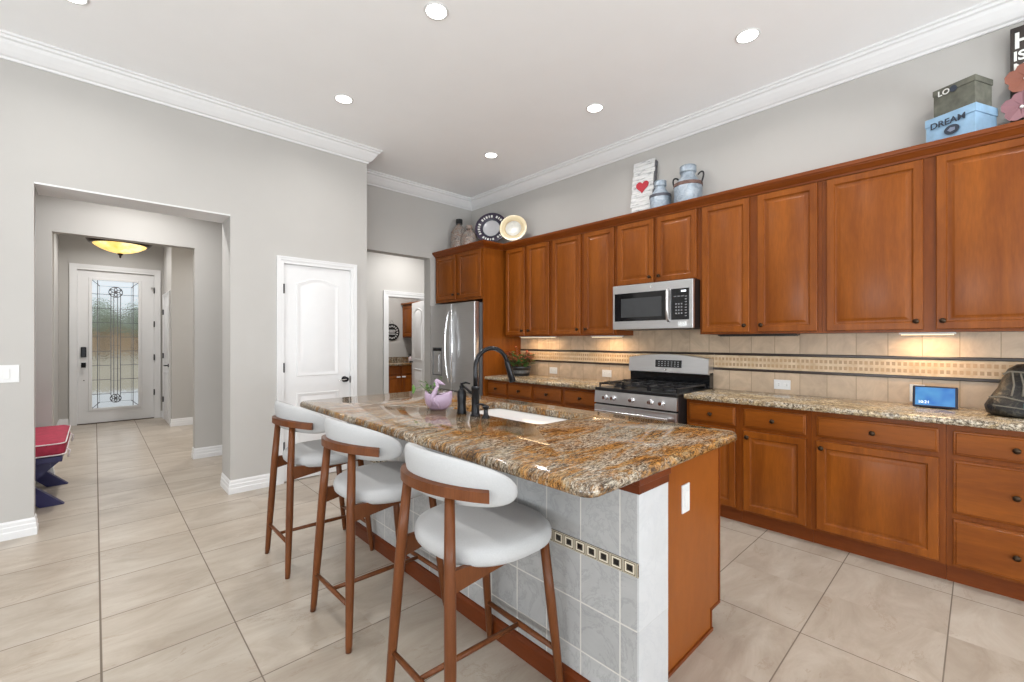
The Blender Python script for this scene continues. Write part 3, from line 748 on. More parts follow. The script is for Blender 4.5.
for y in (2.262, 2.180, 2.000, 1.828, 1.732):
    k_ = obj('knob', MB().lathe([(.001, 0), (.024, 0), (.024, -.008), (.019, -.012), (.017, -.034), (.015, -.037), (.001, -.037)], (RXF + .008, y, .835), 20, 'x'), M['chrome'], rg, auto=40)
    obj('grip', MB().box(RXF - .038, RXF - .028, y - .004, y + .004, .820, .850, .001), M['chrome'], k_)
obj('cooktop', MB().box(RXF + .012, 3.89, RY0, RY1, .889, .918, .006), BK, rg)
for (x, y, r) in ((3.44, 1.765, .045), (3.44, 2.215, .05), (3.72, 1.765, .04), (3.72, 2.215, .045), (3.58, 1.992, .05)):
    obj('burner', MB().lathe([(r + .012, .918), (r + .010, .926), (r, .928), (r, .936), (r * .8, .940), (.001, .940)], (x, y, 0), 20), M['iron'], rg, auto=40)
for (a, b) in ((RY0 + .02, RY0 + .262), (RY0 + .268, RY1 - .268), (RY1 - .262, RY1 - .02)):
    m = MB(); z0, z1 = .945, .958; xa, xb = 3.31, 3.84
    m.box(xa, xb, a, a + .011, z0, z1, .002); m.box(xa, xb, b - .011, b, z0, z1, .002)
    m.box(xa, xa + .011, a, b, z0, z1, .002); m.box(xb - .011, xb, a, b, z0, z1, .002)
    m.box((xa + xb) / 2 - .006, (xa + xb) / 2 + .006, a, b, z0, z1, .002)
    for xc in ((3 * xa + xb) / 4, (xa + 3 * xb) / 4):
        m.box(xc - .005, xc + .005, a, a + (b - a) * .38, z0, z1 + .005, .002); m.box(xc - .005, xc + .005, b - (b - a) * .38, b, z0, z1 + .005, .002)
    m.box(xa, xb, (a + b) / 2 - .005, (a + b) / 2 + .005, z0, z1 + .003, .002)
    for x in (xa + .006, xb - .006, (xa + xb) / 2):
        for y in (a + .006, b - .006): m.box(x - .006, x + .006, y - .006, y + .006, .917, z0)
    obj('grate', m, M['iron'], rg)
obj('backguard_base', MB().box(3.865, 3.94, RY0, RY1, .905, 1.05), M['black_glass'], rg)
m = MB(); pts = []
nseg = 18
ring = lambda x, zb_: [(x, RY0 + (RY1 - RY0) * i / nseg, 1.172 + .034 * math.sin(math.pi * i / nseg) + zb_) for i in range(nseg + 1)]
lo = lambda x, z: [(x, RY1, z), (x, RY0, z)]
f0 = ring(3.845, 0); f1 = ring(3.870, .004); f2 = ring(3.94, .0)
m.rings([lo(3.832, 1.042) + f0, lo(3.855, 1.035) + f1, lo(3.94, 1.035) + f2])
bg_ = obj('backguard', m, ST, rg, auto=50)
dp = obj('display', MB().prism([(3.8285, 1.088), (3.838, 1.088), (3.845, 1.155), (3.8335, 1.155)], 'y', 1.842, 2.095), M['black_glass'], bg_)
mm = MB()
for i in range(7):
    for j in range(3): mm.box(3.8260 + j * .0018, 3.8285 + j * .0018, 1.865 + i * .031, 1.879 + i * .031, 1.099 + j * .018, 1.105 + j * .018)
obj('display_mark', mm, plain('grey_print', (.35, .35, .36), .5), dp)
def badge(parent, c, r, axis='x', s=-1, name='badge'):
    obj(name, MB().lathe([(.001, 0), (r, 0), (r * .95, s * .002), (r * .7, s * .002), (r * .62, s * .001), (.001, s * .0015)], c, 18, axis), M['chrome'], parent, auto=30)
badge(bg_, (3.834, 1.992, 1.065), .010)
badge(od, (RXF - .003, 1.992, .68), .012)

# ------------------------------------------------------------------ microwave
MF = 3.537
mw = thing('microwave', 'stainless over-the-range microwave with black glass window', 'microwave', (3.77, 2.0, 1.435))
obj('body', MB().box(MF + .03, WX - .013, 1.602, 2.368, 1.440, 1.840), BK, mw)
md = obj('front_frame', MB().box(MF, MF + .032, 1.602, 2.368, 1.436, 1.840, .004), ST, mw)
obj('window', MB().box(MF - .004, MF + .001, 1.832, 2.345, 1.510, 1.765, .001), M['black_glass'], md)
wn_ = plain('dark_window_mesh', (.045, .047, .05), .25)
obj('window_screen', MB().box(MF - .0055, MF - .0035, 1.875, 2.275, 1.545, 1.715), wn_, md)
obj('handle', MB().tube([(MF - .003, 1.810, 1.500), (MF - .032, 1.810, 1.52), (MF - .036, 1.810, 1.635), (MF - .032, 1.810, 1.75), (MF - .003, 1.810, 1.772)], .013, 12), M['steel'], md, smooth=True)
cp = obj('control_panel', MB().box(MF - .005, MF + .001, 1.634, 1.789, 1.508, 1.768, .001), M['black_glass'], mw)
obj('clock_display', MB().box(MF - .0065, MF - .0045, 1.658, 1.70, 1.738, 1.752), emis('clock_glow', (.8, .85, .9), 1.5), cp)
mm = MB()
for i in range(3):
    for j in range(4): mm.box(MF - .0065, MF - .0045, 1.690 + i * .024, 1.702 + i * .024, 1.555 + j * .026, 1.567 + j * .026)
for j in range(8): mm.box(MF - .0065, MF - .0045, 1.652, 1.668, 1.535 + j * .023, 1.543 + j * .023)
for i in range(3): mm.box(MF - .0065, MF - .0045, 1.678 + i * .032, 1.70 + i * .032, 1.70, 1.706)
obj('buttons', mm, plain('button_grey', (.22, .22, .23), .5), cp)
obj('sticker', MB().box(MF - .002, MF + .001, 1.657, 1.727, 1.452, 1.492), plain('pale_sticker', (.7, .72, .72), .5, var=.3, nscale=90), mw)
badge(mw, (MF, 1.97, 1.806), .013)
obj('vent_grille', MB().box(MF + .05, WX - .06, 1.635, 2.335, 1.432, 1.441), BK, mw)

# ------------------------------------------------------------------ refrigerator
FXF = 3.235
fr = thing('refrigerator', 'stainless french-door refrigerator with ice and water dispenser', 'refrigerator', (3.58, 4.53, 0))
obj('body', MB().box(3.315, 3.945, 4.065, 5.0, .02, 1.79), plain('grey_fridge_side', (.12, .12, .125), .5), fr)
obj('foot', boxes((3.33, 3.93, 4.09, 4.97, 0, .03)), BK, fr)
dA = obj('door', MB().box(FXF, 3.308, 4.068, 4.527, .715, 1.80, .010, 3), ST, fr, auto=40)
dB = obj('door', MB().box(FXF, 3.308, 4.535, 4.998, .715, 1.80, .010, 3), ST, fr, auto=40)
dr = obj('freezer_drawer', MB().box(FXF, 3.308, 4.068, 4.998, .09, .700, .010, 3), ST, fr, auto=40)
def bow(y0, s, zz0=.82, zz1=1.70):
    pts = []
    for i in range(17):
        t = i / 16; pts.append((FXF - .02 - .026 * math.sin(math.pi * t) ** .6, y0 + s * .045 * math.sin(math.pi * t), zz0 + (zz1 - zz0) * t))
    pts = [(FXF + .002, pts[0][1], pts[0][2])] + pts + [(FXF + .002, pts[-1][1], pts[-1][2])]
    return MB().tube(pts, .012, 10)
obj('handle', bow(4.500, -1), M['chrome'], dA, smooth=True); obj('handle', bow(4.562, 1), M['chrome'], dB, smooth=True)
hb = MB().tube([(FXF - .055, 4.15, .63), (FXF - .06, 4.53, .63), (FXF - .055, 4.91, .63)], .012, 10)
for y in (4.17, 4.89): hb.box(FXF - .05, FXF + .002, y - .01, y + .01, .622, .638)
obj('handle', hb, M['chrome'], dr, auto=40)
dsp = obj('dispenser', MB().loops((FXF, 4.945, .885), (0, -.215, 0), (0, 0, .36), NX, [(0, 0, -.004), (0, 0, .004), (.012, .012, .004), (.018, .018, -.0035)]), plain('dispenser_grey', (.16, .16, .17), .35, .4), dB)
obj('paddle', MB().box(FXF - .008, FXF + .0, 4.80, 4.87, .93, 1.16, .003), ST, dsp)
obj('dispenser_panel', MB().box(FXF - .008, FXF + .001, 4.745, 4.93, 1.20, 1.236, .002), M['black_glass'], dsp)

# ------------------------------------------------------------------ island
KX0, KX1, KY0, KY1 = 1.605, 2.000, 1.500, 2.255
IX0, IX1, IXP, IX2, IY0, IYP, IY1 = 1.315, 1.517, 1.517, 2.153, .785, .850, 3.12
isl = thing('kitchen_island', 'kitchen island with grey tiled seating side and cherry cabinets', 'island', ((IX0 + IX2) / 2, 1.9, 0))
obj('tiled_wall', MB().box(IX0, IX1, IY0, IY1, 0, .565), M['island_tile'], isl)
obj('upper_tiles', MB().box(IX0, IX1, IY0, IY1, .565, .820), M['island_tile_tall'], isl)
obj('end_tiles', MB().box(IX0 + .001, IX1 - .0005, IY0 - .006, IY0 + .001, 0, .820), M['island_end'], isl)
# cherry strip between tile and slab
obj('top_trim', MB().box(IX0 - .004, IX1 + .0, IY0 - .010, IY1 + .004, .820, .850).box(IX0 - .012, IX1 + .001, IY0 - .018, IY1 + .006, .850, .8735, .003), M['cherry_trim'], isl)
obj('base_trim', MB().sweep([(IX0, IY1), (IX0, IY0 - .006)], [(0, 0), (.016, 0), (.016, .072), (.008, .085), (0, .088)]), M['cherry_trim'], isl)
def accent():
    m, nt, b = newmat('black_and_bronze_square_mosaic')
    g = nt.nodes.new('ShaderNodeNewGeometry'); sep = nt.nodes.new('ShaderNodeSeparateXYZ'); nt.links.new(g.outputs['Position'], sep.inputs[0])
    py = math_(nt, 'FRACT', math_(nt, 'DIVIDE', math_(nt, 'SUBTRACT', sep.outputs[1], .785), .0525))
    pz = math_(nt, 'DIVIDE', math_(nt, 'SUBTRACT', sep.outputs[2], .541), .048)
    d = math_(nt, 'MAXIMUM', math_(nt, 'ABSOLUTE', math_(nt, 'SUBTRACT', py, .5)), math_(nt, 'ABSOLUTE', math_(nt, 'SUBTRACT', pz, .5)))
    r = ramp(nt, ((0, (.008, .008, .008)), (.19, s2l(96, 88, 76)), (.25, s2l(214, 206, 188)), (.35, s2l(110, 100, 84)), (.42, s2l(186, 176, 156)), (.47, s2l(120, 116, 108))), 'CONSTANT')
    nt.links.new(d, r.inputs[0]); nt.links.new(r.outputs[0], b.inputs['Base Color']); b.inputs['Roughness'].default_value = .2; return m
obj('mosaic_band', MB().box(IX0 - .004, IX0 + .002, IY0 - .006, IY1, .541, .589), accent(), isl)
# cabinets on the range side
obj('cabinet_body', boxes((IX1, IX2 - .021, IYP + .018, IY1, .09, .66), (IX1, KX0 - .04, IYP + .018, IY1, .66, .872), (KX1 + .03, IX2 - .021, IYP + .018, IY1, .66, .872), (KX0 - .04, KX1 + .03, IYP + .018, KY0 - .04, .66, .872), (KX0 - .04, KX1 + .03, KY1 + .04, IY1, .66, .872)), M['cherry_v'], isl)
obj('toe_kick', MB().box(IX1, 2.062, IYP + .02, IY1, 0, .092), M['cherry_dark'], isl)
ep = MB().prism([(IX1, 0), (2.062, 0), (2.062, .095), (IX2, .095), (IX2, .874), (IX1, .874)], 'y', IYP, IYP + .018)
obj('end_panel', ep, M['cherry_x'], isl)
em = MB().box(IX1, 2.068, IYP - .008, IYP, 0, .014); em.box(2.056, 2.066, IYP - .004, IYP + .002, 0, .095); em.box(2.056, IX2 + .004, IYP - .004, IYP + .002, .090, .102); em.box(IX2 - .006, IX2 + .005, IYP - .004, IYP + .002, .10, .874)
obj('edge_strip', em, M['cherry_dark'], isl)
def far_door(y0, y1, z0, z1, flat=False):
    fr_ = .058; xf = IX2
    lv = [(0, 0, -.02), (0, 0, -.004), (.004, .004, 0)] + ([] if flat else [(fr_, fr_, 0), (fr_ + .012, fr_ + .012, -.008), (fr_ + .02, fr_ + .02, -.008), (fr_ + .045, fr_ + .045, 0)])
    d = obj('drawer' if flat else 'door', MB().loops((xf, y0, z0), (0, y1 - y0, 0), (0, 0, z1 - z0), (1, 0, 0), lv), M['cherry_h' if flat else 'cherry_v'], isl, auto=25)
    knob(d, xf, (y0 + y1) / 2 if flat else y1 - .03, (z0 + z1) / 2 if flat else z1 - .04, 1)
for (a, b) in ((.885, 1.38), (1.42, 1.86), (1.90, 2.34), (2.38, 2.98)):
    far_door(a, b, .712, .846, True); far_door(a, b, .115, .686)

# slab with rounded edge and the sink cut-out
SX0, SX1, SY0, SY1, SZ0, SZ1 = 1.022, 2.165, .758, 3.245, .874, .914
def rrect(x0, x1, y0, y1, r, n=8, z=0, ins=0):
    x0 += ins; x1 -= ins; y0 += ins; y1 -= ins; r = max(r - ins, .004); pts = []
    for (cx, cy, a0) in ((x1 - r, y1 - r, 0), (x0 + r, y1 - r, 90), (x0 + r, y0 + r, 180), (x1 - r, y0 + r, 270)):
        for i in range(n + 1):
            a = R(a0 + 90 * i / n); pts.append((cx + r * math.cos(a), cy + r * math.sin(a), z))
    return pts
def slab():
    m = MB(); bm = m.bm
    prof = [(.010, SZ0), (.004, SZ0 + .002), (.001, SZ0 + .007), (.0, SZ0 + .014), (.001, SZ0 + .022), (.004, SZ0 + .030), (.009, SZ0 + .036), (.016, SZ1)]
    outer = [[bm.verts.new(p) for p in rrect(SX0, SX1, SY0, SY1, .05, 8, z, i)] for i, z in prof]
    inner = [[bm.verts.new(p) for p in rrect(KX0, KX1, KY0, KY1, .05, 8, z, i)] for i, z in ((0, SZ0), (0, SZ1 - .004), (-.004, SZ1))]
    def br(ls):
        for a, b in zip(ls, ls[1:]):
            for j in range(len(a)): bm.faces.new((a[j], a[(j + 1) % len(a)], b[(j + 1) % len(a)], b[j]))
    br(outer); br(inner)
    bm.edges.ensure_lookup_table()
    def loop_edges(l): return [bm.edges.get((l[j], l[(j + 1) % len(l)])) for j in range(len(l))]
    for o_, i_ in ((outer[-1], inner[-1]), (outer[0], inner[0])):
        bmesh.ops.triangle_fill(bm, edges=loop_edges(o_) + loop_edges(i_), use_beauty=True)
    return m
tag(obj('island_countertop', slab(), M['granite'], auto=45), 'glossy golden brown granite slab covering the kitchen island', 'countertop')
m = MB()
m.rings([rrect(KX0, KX1, KY0, KY1, .05, 8, SZ0 - .002, -.018), rrect(KX0, KX1, KY0, KY1, .05, 8, SZ0 - .002, -.002), rrect(KX0, KX1, KY0, KY1, .05, 8, SZ0 - .012, .004), rrect(KX0, KX1, KY0, KY1, .06, 8, .73, .018),
         rrect(KX0, KX1, KY0, KY1, .06, 8, .70, .05), rrect(KX0, KX1, KY0, KY1, .06, 8, .693, .16), rrect(KX0, KX1, KY0, KY1, .06, 8, .686, .16), rrect(KX0, KX1, KY0, KY1, .06, 8, .69, .04), rrect(KX0, KX1, KY0, KY1, .06, 8, .72, .005), rrect(KX0, KX1, KY0, KY1, .05, 8, SZ0 - .02, -.018)])
sk = obj('sink', m, M['porcelain'], None, auto=40)
sk['label'] = 'white undermount sink set into the island slab'; sk['category'] = 'sink'

# faucet, dispensers
def prof_lathe(name, prof, c, mat, parent=None, seg=22, auto=35): return obj(name, MB().lathe(prof, c, seg), mat, parent, auto=auto)
FC = Vector((1.535, 1.921, SZ1))
fa = thing('kitchen_faucet', 'tall black gooseneck faucet standing beside the island sink', 'faucet', FC)
BM = M['black_metal']
prof_lathe('base', [(.001, 0), (.030, 0), (.030, .006), (.024, .012), (.0225, .02), (.0215, .145), (.024, .150), (.024, .160), (.019, .166), (.001, .167)], FC, BM, fa)
dirv = Vector((.87, -.16, 0)).normalized(); pts = []; zt = .290; rr_ = .105
pts.append(FC + Vector((0, 0, .16))); pts.append(FC + Vector((0, 0, .22)))
for i in range(15):
    a = math.pi * (1 - i / 14 * .93); pts.append(FC + dirv * (rr_ + rr_ * math.cos(a)) + Vector((0, 0, zt - .02 + rr_ * math.sin(a))))
obj('gooseneck', MB().tube(pts, .0125, 16), BM, fa, smooth=True)
e = pts[-1]; t = (pts[-1] - pts[-2]).normalized()
obj('spray_head', MB().tube([e - t * .005, e + t * .01, e + t * .07, e + t * .115, e + t * .12], [.0135, .016, .0175, .021, .019], 16), BM, fa, auto=40)
lv_ = dirv.cross(Vector((0, 0, 1)))
obj('lever', MB().tube([FC + Vector((0, .018, .125)), FC + Vector((0, .045, .128)), FC + Vector((-.004, .075, .145)), FC + Vector((-.01, .115, .165))], [.010, .008, .006, .007], 10), BM, fa, smooth=True)
DC = Vector((1.528, 2.038, SZ1))
sd = thing('soap_dispenser', 'taller black soap pump bottle left of the faucet', 'soap dispenser', DC)
prof_lathe('bottle', [(.001, 0), (.029, 0), (.030, .006), (.026, .02), (.024, .06), (.0265, .10), (.026, .125), (.018, .138), (.012, .142), (.012, .150), (.001, .151)], DC, BM, sd)
obj('pump', MB().lathe([(.013, .150), (.014, .158), (.008, .165), (.008, .172), (.012, .176), (.001, .178)], DC, 16).tube([DC + Vector((0, 0, .172)), DC + Vector((.02, -.01, .177)), DC + Vector((.045, -.02, .170))], [.006, .006, .004], 8), BM, sd, auto=40)
SC_ = Vector((1.535, 1.832, SZ1))
s2 = thing('counter_soap_pump', 'small black deck-mounted pump right of the faucet', 'soap dispenser', SC_)
prof_lathe('collar', [(.001, 0), (.024, 0), (.022, .008), (.014, .018), (.012, .03), (.012, .045), (.001, .046)], SC_, BM, s2)
obj('pump_head', MB().lathe([(.006, .045), (.013, .048), (.019, .056), (.019, .064), (.010, .070), (.001, .071)], SC_, 16).tube([SC_ + Vector((0, 0, .066)), SC_ + Vector((-.02, .02, .075)), SC_ + Vector((-.035, .035, .066))], [.007, .006, .005], 8), BM, s2, auto=40)

# swan planter with trailing succulent
PC = Vector((1.522, 2.265, SZ1))
lilac = plain('lilac_glazed_ceramic', s2l(172, 150, 172), .3, var=.05)
sw = thing('swan_planter', 'small lilac swan-shaped planter holding a green sprig on the island', 'planter', PC)
ud = Vector((.727, -.6865, 0))   # along the picture
wd = Vector((.6865, .727, 0))
m = MB()
rings = []
for (k_, z, ax, ay) in ((0, .0, .045, .032), (1, .008, .058, .042), (2, .035, .078, .055), (3, .065, .085, .058), (4, .095, .084, .056), (5, .104, .080, .052), (6, .098, .072, .046), (7, .06, .066, .040), (8, .05, .03, .02)):
    rings.append([PC + ud * (ax * math.cos(2 * math.pi * j / 24)) + wd * (ay * math.sin(2 * math.pi * j / 24)) + Vector((0, 0, z + (.010 * math.cos(4 * math.pi * j / 24) if 2 < k_ < 7 else 0))) for j in range(24)])
m.rings(rings); obj('bowl', m, lilac, sw, smooth=True)
q = lambda a, z, w=0: PC + ud * a + wd * w + Vector((0, 0, z))
obj('neck', MB().tube([q(-.02, .03, -.045), q(-.03, .075, -.052), (q(-.012, .115, -.05)), q(.004, .145, -.048), q(-.004, .172, -.046), q(-.006, .186, -.046)], [.016, .018, .014, .011, .011, .006], 12), lilac, sw, smooth=True)
obj('head', MB().tube([q(-.016, .172, -.046), q(-.004, .178, -.046), q(.014, .168, -.046), q(.036, .158, -.046), q(.048, .154, -.046)], [.006, .013, .012, .006, .002], 12), lilac, sw, smooth=True)
obj('wing', MB().tube([q(-.05, .085, -.036), q(-.02, .07, -.054), q(.0, .04, -.052), q(.012, .01, -.045)], [.006, .014, .012, .003], 10), lilac, sw, smooth=True)
obj('soil', MB().lathe([(.001, .085), (.05, .085), (.05, .088), (.001, .090)], PC, 16), plain('dark_soil', (.04, .025, .015), .9), sw)
leafm = plain('green_leaf', s2l(92, 130, 62), .5, var=.3, nscale=30)
def leaf(m_, p, d, L, w, up=Vector((0, 0, 1))):
    d = Vector(d).normalized(); s = d.cross(up)
    s = s.normalized() if s.length > 1e-3 else Vector((1, 0, 0)); n_ = s.cross(d).normalized(); p = Vector(p); vs = []
    K = 5; top = []; bot = []
    for i in range(K + 1):
        t_ = i / K; ww = w * math.sin(math.pi * min(.98, t_ * .9 + .07)); c_ = p + d * L * t_ + n_ * (.18 * L * math.sin(math.pi * t_))
        top.append((c_ + s * ww, c_ - n_ * ww * .35, c_ - s * ww))
    V = [[m_.bm.verts.new(x) for x in r_] for r_ in top]; V2 = [[m_.bm.verts.new(x - n_ * .0012) for x in r_] for r_ in top]
    for a, b in zip(V, V[1:]):
        for j in range(2): m_.bm.faces.new((a[j], a[j + 1], b[j + 1], b[j]))
    for a, b in zip(V2, V2[1:]):
        for j in range(2): m_.bm.faces.new((b[j], b[j + 1], a[j + 1], a[j]))
rnd = random.Random(3)
m = MB(); st = MB()
for i in range(26):
    a = rnd.uniform(0, 2 * math.pi); r_ = rnd.uniform(.0, .045); z = rnd.uniform(.09, .15)
    p = q(-.045 + r_ * math.cos(a), z, r_ * math.sin(a)); leaf(m, p, (math.cos(a), math.sin(a), rnd.uniform(-.2, .8)), rnd.uniform(.018, .034), .008)
for tip, k_ in ((q(-.155, .125, 0), 1), (q(-.10, .165, .02), 0), (q(.02, .19, .03), 0)):
    b0 = q(-.04, .09, 0); mid = (b0 + tip) / 2 + Vector((0, 0, .03)); st.tube([b0, mid, tip], .0015, 6)
    leaf(m, mid, (-.5, .3, .5), .025, .007); leaf(m, tip + Vector((0, 0, -.03)) * k_, (0.0, .0, 1) if k_ else (-.7, .6, .1), .055 if k_ else .03, .012 if k_ else .008)
obj('stem', st, leafm, sw); obj('leaves', m, leafm, sw)

# ------------------------------------------------------------------ bar stools
def make_stool():
    """stands at the origin, its back towards -X, its front towards the island (+X)"""
    s = thing('bar_stool', '', 'stool', (0, 0, 0), 'bar stools along the island')
    WN = M['walnut']
    AX = .04   # arc centre in x
    # rear legs reach the back band
    for sg in (-1, 1):
        obj('leg', MB().tube([(-.250, sg * .203, 0), (-.247, sg * .199, .03), (-.232, sg * .178, .32), (-.218, sg * .155, .60), (-.204, sg * .133, .841)], [.0125, .0145, .0195, .0195, .0165], 16), WN, s, smooth=True)
        obj('leg', MB().tube([(.247, sg * .213, 0), (.244, sg * .210, .03), (.212, sg * .196, .32), (.180, sg * .182, .612)], [.0115, .0135, .0185, .0175], 16), WN, s, smooth=True)
        # side rail under the seat, deep at the rear leg and thin towards the front
        r0, r1 = Vector((-.222, sg * .162, .572)), Vector((.185, sg * .180, .594))
        m = MB(); rs = []
        for i in range(9):
            t_ = i / 8; c_ = r0.lerp(r1, t_); hh = .024 * (1 - t_) ** 1.8 + .013; ww = .010
            rs.append([c_ + Vector((0, ww * a, hh * b)) for a, b in ((-1, -1), (1, -1), (1, 1), (-1, 1))])
        m.rings(rs); obj('seat_rail', m, WN, s)
    # Y shaped brackets joining the rear legs to the seat
    obj('cross_rail', MB().obox((.0, 0, .580), (0, 1, 0), (0, 0, 1), (1, 0, 0), .170, .016, .012, .003), WN, s)
    # foot rails
    obj('foot_rail', MB().tube([(-.239, -.187, .185), (-.239, 0, .185), (-.239, .187, .185)], [.009, .011, .009], 12, sy=1), WN, s, smooth=True)
    obj('foot_rail', MB().tube([(.227, -.202, .175), (.227, 0, .175), (.227, .202, .175)], [.010, .012, .010], 12), WN, s, smooth=True)
    obj('stretcher', MB().tube([(-.239, 0, .185), (0, 0, .180), (.227, 0, .175)], [.009, .011, .009], 12), WN, s, smooth=True)
    # seat: a rounded cushion, broad in front
    m = MB(); rs = []; n = 40
    def outline(k_, z):
        pts = []
        for j in range(n):
            a = 2 * math.pi * j / n; ca, sa = math.cos(a), math.sin(a)
            ex = 2 / 2.5
            x = .233 * abs(ca) ** ex * (1 if ca > 0 else -1); y = (.252 + .010 * ca) * abs(sa) ** ex * (1 if sa > 0 else -1)
            pts.append((.033 + x * k_, y * k_, z))
        return pts
    for k_, z in ((.80, .592), (.93, .594), (.985, .604), (1.0, .620), (.995, .636), (.965, .650), (.90, .659), (.72, .664), (.4, .664), (.1, .662)): rs.append(outline(k_, z))
    m.rings(rs); obj('seat', m, M['white_fabric'], s, smooth=True)
    # back pad: section swept round an arc
    def arc(Rr, a0, a1, k_, zc, hf, th, drop, lean=0.0, p=2.6):
        m = MB(); rs = []
        for i in range(k_ + 1):
            t_ = -math.cos(math.pi * i / k_); a = R(a0 + (a1 - a0) * (t_ + 1) / 2); tp_ = max(0.0, 1 - abs(t_) ** p) ** (1 / p) if p else 1
            tp_ = max(tp_, .05); r_ = Rr
            cx, cy = AX - r_ * math.cos(a), r_ * math.sin(a); nx, ny = -math.cos(a), math.sin(a)
            sag = (1 - math.cos(a)); zz = zc - drop * sag; ring_ = []
            for j in range(16):
                b = 2 * math.pi * j / 16; cb, sb = math.cos(b), math.sin(b)
                o = th * (tp_ ** .5) * abs(cb) ** .8 * (1 if cb > 0 else -1); h_ = hf * tp_ * abs(sb) ** .85 * (1 if sb > 0 else -1)
                ring_.append((cx + nx * (o + lean * h_), cy + ny * (o + lean * h_), zz + h_))
            rs.append(ring_)
        m.rings(rs); return m
    bp = obj('backrest', arc(.262, -76, 76, 44, .886, .083, .024, .068, .18), M['white_fabric'], s, smooth=True)
    m = MB(); rs = []
    for i in range(25):
        a = R(-55 + 110 * i / 24); r_ = .292; ca, sa = math.cos(a), math.sin(a); zz = .857 - .045 * (1 - ca); w = .013; h_ = .021
        rs.append([(AX - (r_ + o) * ca, (r_ + o) * sa, zz + z) for o, z in ((-w, -h_), (w, -h_ * .8), (w, h_ * .8), (-w, h_))])
    m.rings(rs); obj('back_rail', m, WN, s, auto=30)
    return s
st0 = make_stool()
st0.location = (1.040, 2.866, 0)
stools = [(1.034, 2.866, 'bar stool nearest the white panelled door, farthest from the camera'),
          (1.034, 2.058, 'middle one of the three white cushioned bar stools'),
          (1.034, 1.298, 'front bar stool, nearest the camera and the tiled end of the island')]
for i, (x, y, lab) in enumerate(stools):
    o = st0 if i == 0 else copy_tree(st0)
    o.location = (x, y, 0); o['label'] = 'walnut and white ' + lab
    o.rotation_euler = (0, 0, R((0, 1.0, -1.0)[i]))

# ------------------------------------------------------------------ ceiling lamps
def downlight(x, y, z, label, group, power=DOWN_W, col=(1.0, .985, .96)):
    t = thing('recessed_light', label, 'ceiling light', (x, y, z - .006), group)
    m = MB(); rs = []
    for r, zz in ((.062, z - .001), (.062, z - .004), (.066, z - .007), (.072, z - .007), (.076, z - .001)):
        rs.append([(x + r * math.cos(2 * math.pi * j / 28), y + r * math.sin(2 * math.pi * j / 28), zz) for j in range(28)])
    m.rings(rs, False, False); obj('trim_ring', m, M['white_plastic'], t, smooth=True)
    obj('lens', MB().lathe([(.001, z - .004), (.061, z - .004), (.061, z - .001), (.001, z - .001)], (x, y, 0), 24), M['lamp_lens'], t)
    area_light('recessed_lamp', (x, y, z - .010), (0, 0, 0), .09, .09, power, col, 'DISK', 150)
M['lamp_lens'] = emis('glowing_lamp_lens', (1, .97, .92), 9.0)
for (x, y, lab) in ((1.52, 2.285, 'recessed ceiling light, top centre of the photo, above the middle stool'), (3.14, 1.055, 'recessed ceiling light nearest the blue box, farthest right'),
                    (1.51, 3.644, 'recessed ceiling light farthest left, near the pantry wall crown'), (3.15, 2.291, 'recessed ceiling light above the microwave and milk cans'),
                    (3.13, 3.646, 'recessed ceiling light deepest in the kitchen, near the plates corner'), (1.52, .95, 'recessed ceiling light above the near end of the island')):
    downlight(x, y, CH, lab, 'recessed lights in the kitchen ceiling')
for (x, y, lab) in ((-.1, 2.29, 'recessed ceiling light behind the bar stools'), (-.1, 3.64, 'recessed ceiling light in front of the hall opening'), (-.1, .95, 'recessed ceiling light right over the camera'), (3.14, -.3, 'recessed ceiling light past the right edge of the cabinets')):
    downlight(x, y, CH, lab, 'recessed lights in the kitchen ceiling')
for (x, y, lab) in ((.28, 5.35, 'unseen recessed light added in the hall ceiling'), (3.6, 5.8, 'unseen recessed light added in the passage ceiling past the refrigerator'), (3.95, 7.1, 'unseen recessed light added in the laundry ceiling'), (.22, 8.95, 'unseen recessed light added just inside the front door'), (-1.5, 7.4, 'unseen recessed light added in the left part of the foyer'), (1.5, 7.4, 'unseen recessed light added in the right part of the foyer')):  # unseen lamps added to light the halls, foyer and laundry
    downlight(x, y, FH, lab, 'unseen recessed lights added in the halls', 20 if y > 8.7 else 36)

# semi-flush bowl lamp in the foyer
LX, LY, LZ = .232, 7.42, 2.565
fl = thing('bowl_ceiling_lamp', 'amber glass bowl ceiling lamp with dark bronze rim and finial', 'ceiling light', (LX, LY, LZ - .2))
obj('rim', MB().lathe([(.285, LZ - .035), (.300, LZ - .020), (.318, LZ + .012), (.305, LZ + .018), (.12, LZ + .05), (.001, LZ + .055)], (LX, LY, 0), 40), M['bronze'], fl, auto=40)
m, nt, b = newmat('lit_amber_glass')
n = noise(nt, coords(nt), 5, 4); r = ramp(nt, ((.3, s2l(230, 170, 60)), (.5, s2l(255, 222, 130)), (.68, s2l(255, 242, 200)))); nt.links.new(n.outputs[0], r.inputs[0])
nt.links.new(r.outputs[0], b.inputs['Base Color']); nt.links.new(r.outputs[0], b.inputs['Emission Color']); b.inputs['Emission Strength'].default_value = 1.5; b.inputs['Roughness'].default_value = .25
obj('glass_bowl', MB().lathe([(.001, LZ - .135), (.05, LZ - .132), (.12, LZ - .115), (.19, LZ - .085), (.245, LZ - .05), (.275, LZ - .015), (.268, LZ - .012), (.2, LZ - .03)], (LX, LY, 0), 40, cap=False), m, fl, smooth=True)
obj('finial', MB().lathe([(.001, LZ - .195), (.008, LZ - .19), (.012, LZ - .175), (.008, LZ - .165), (.022, LZ - .155), (.030, LZ - .138), (.001, LZ - .13)], (LX, LY, 0), 16), M['bronze'], fl, smooth=True)
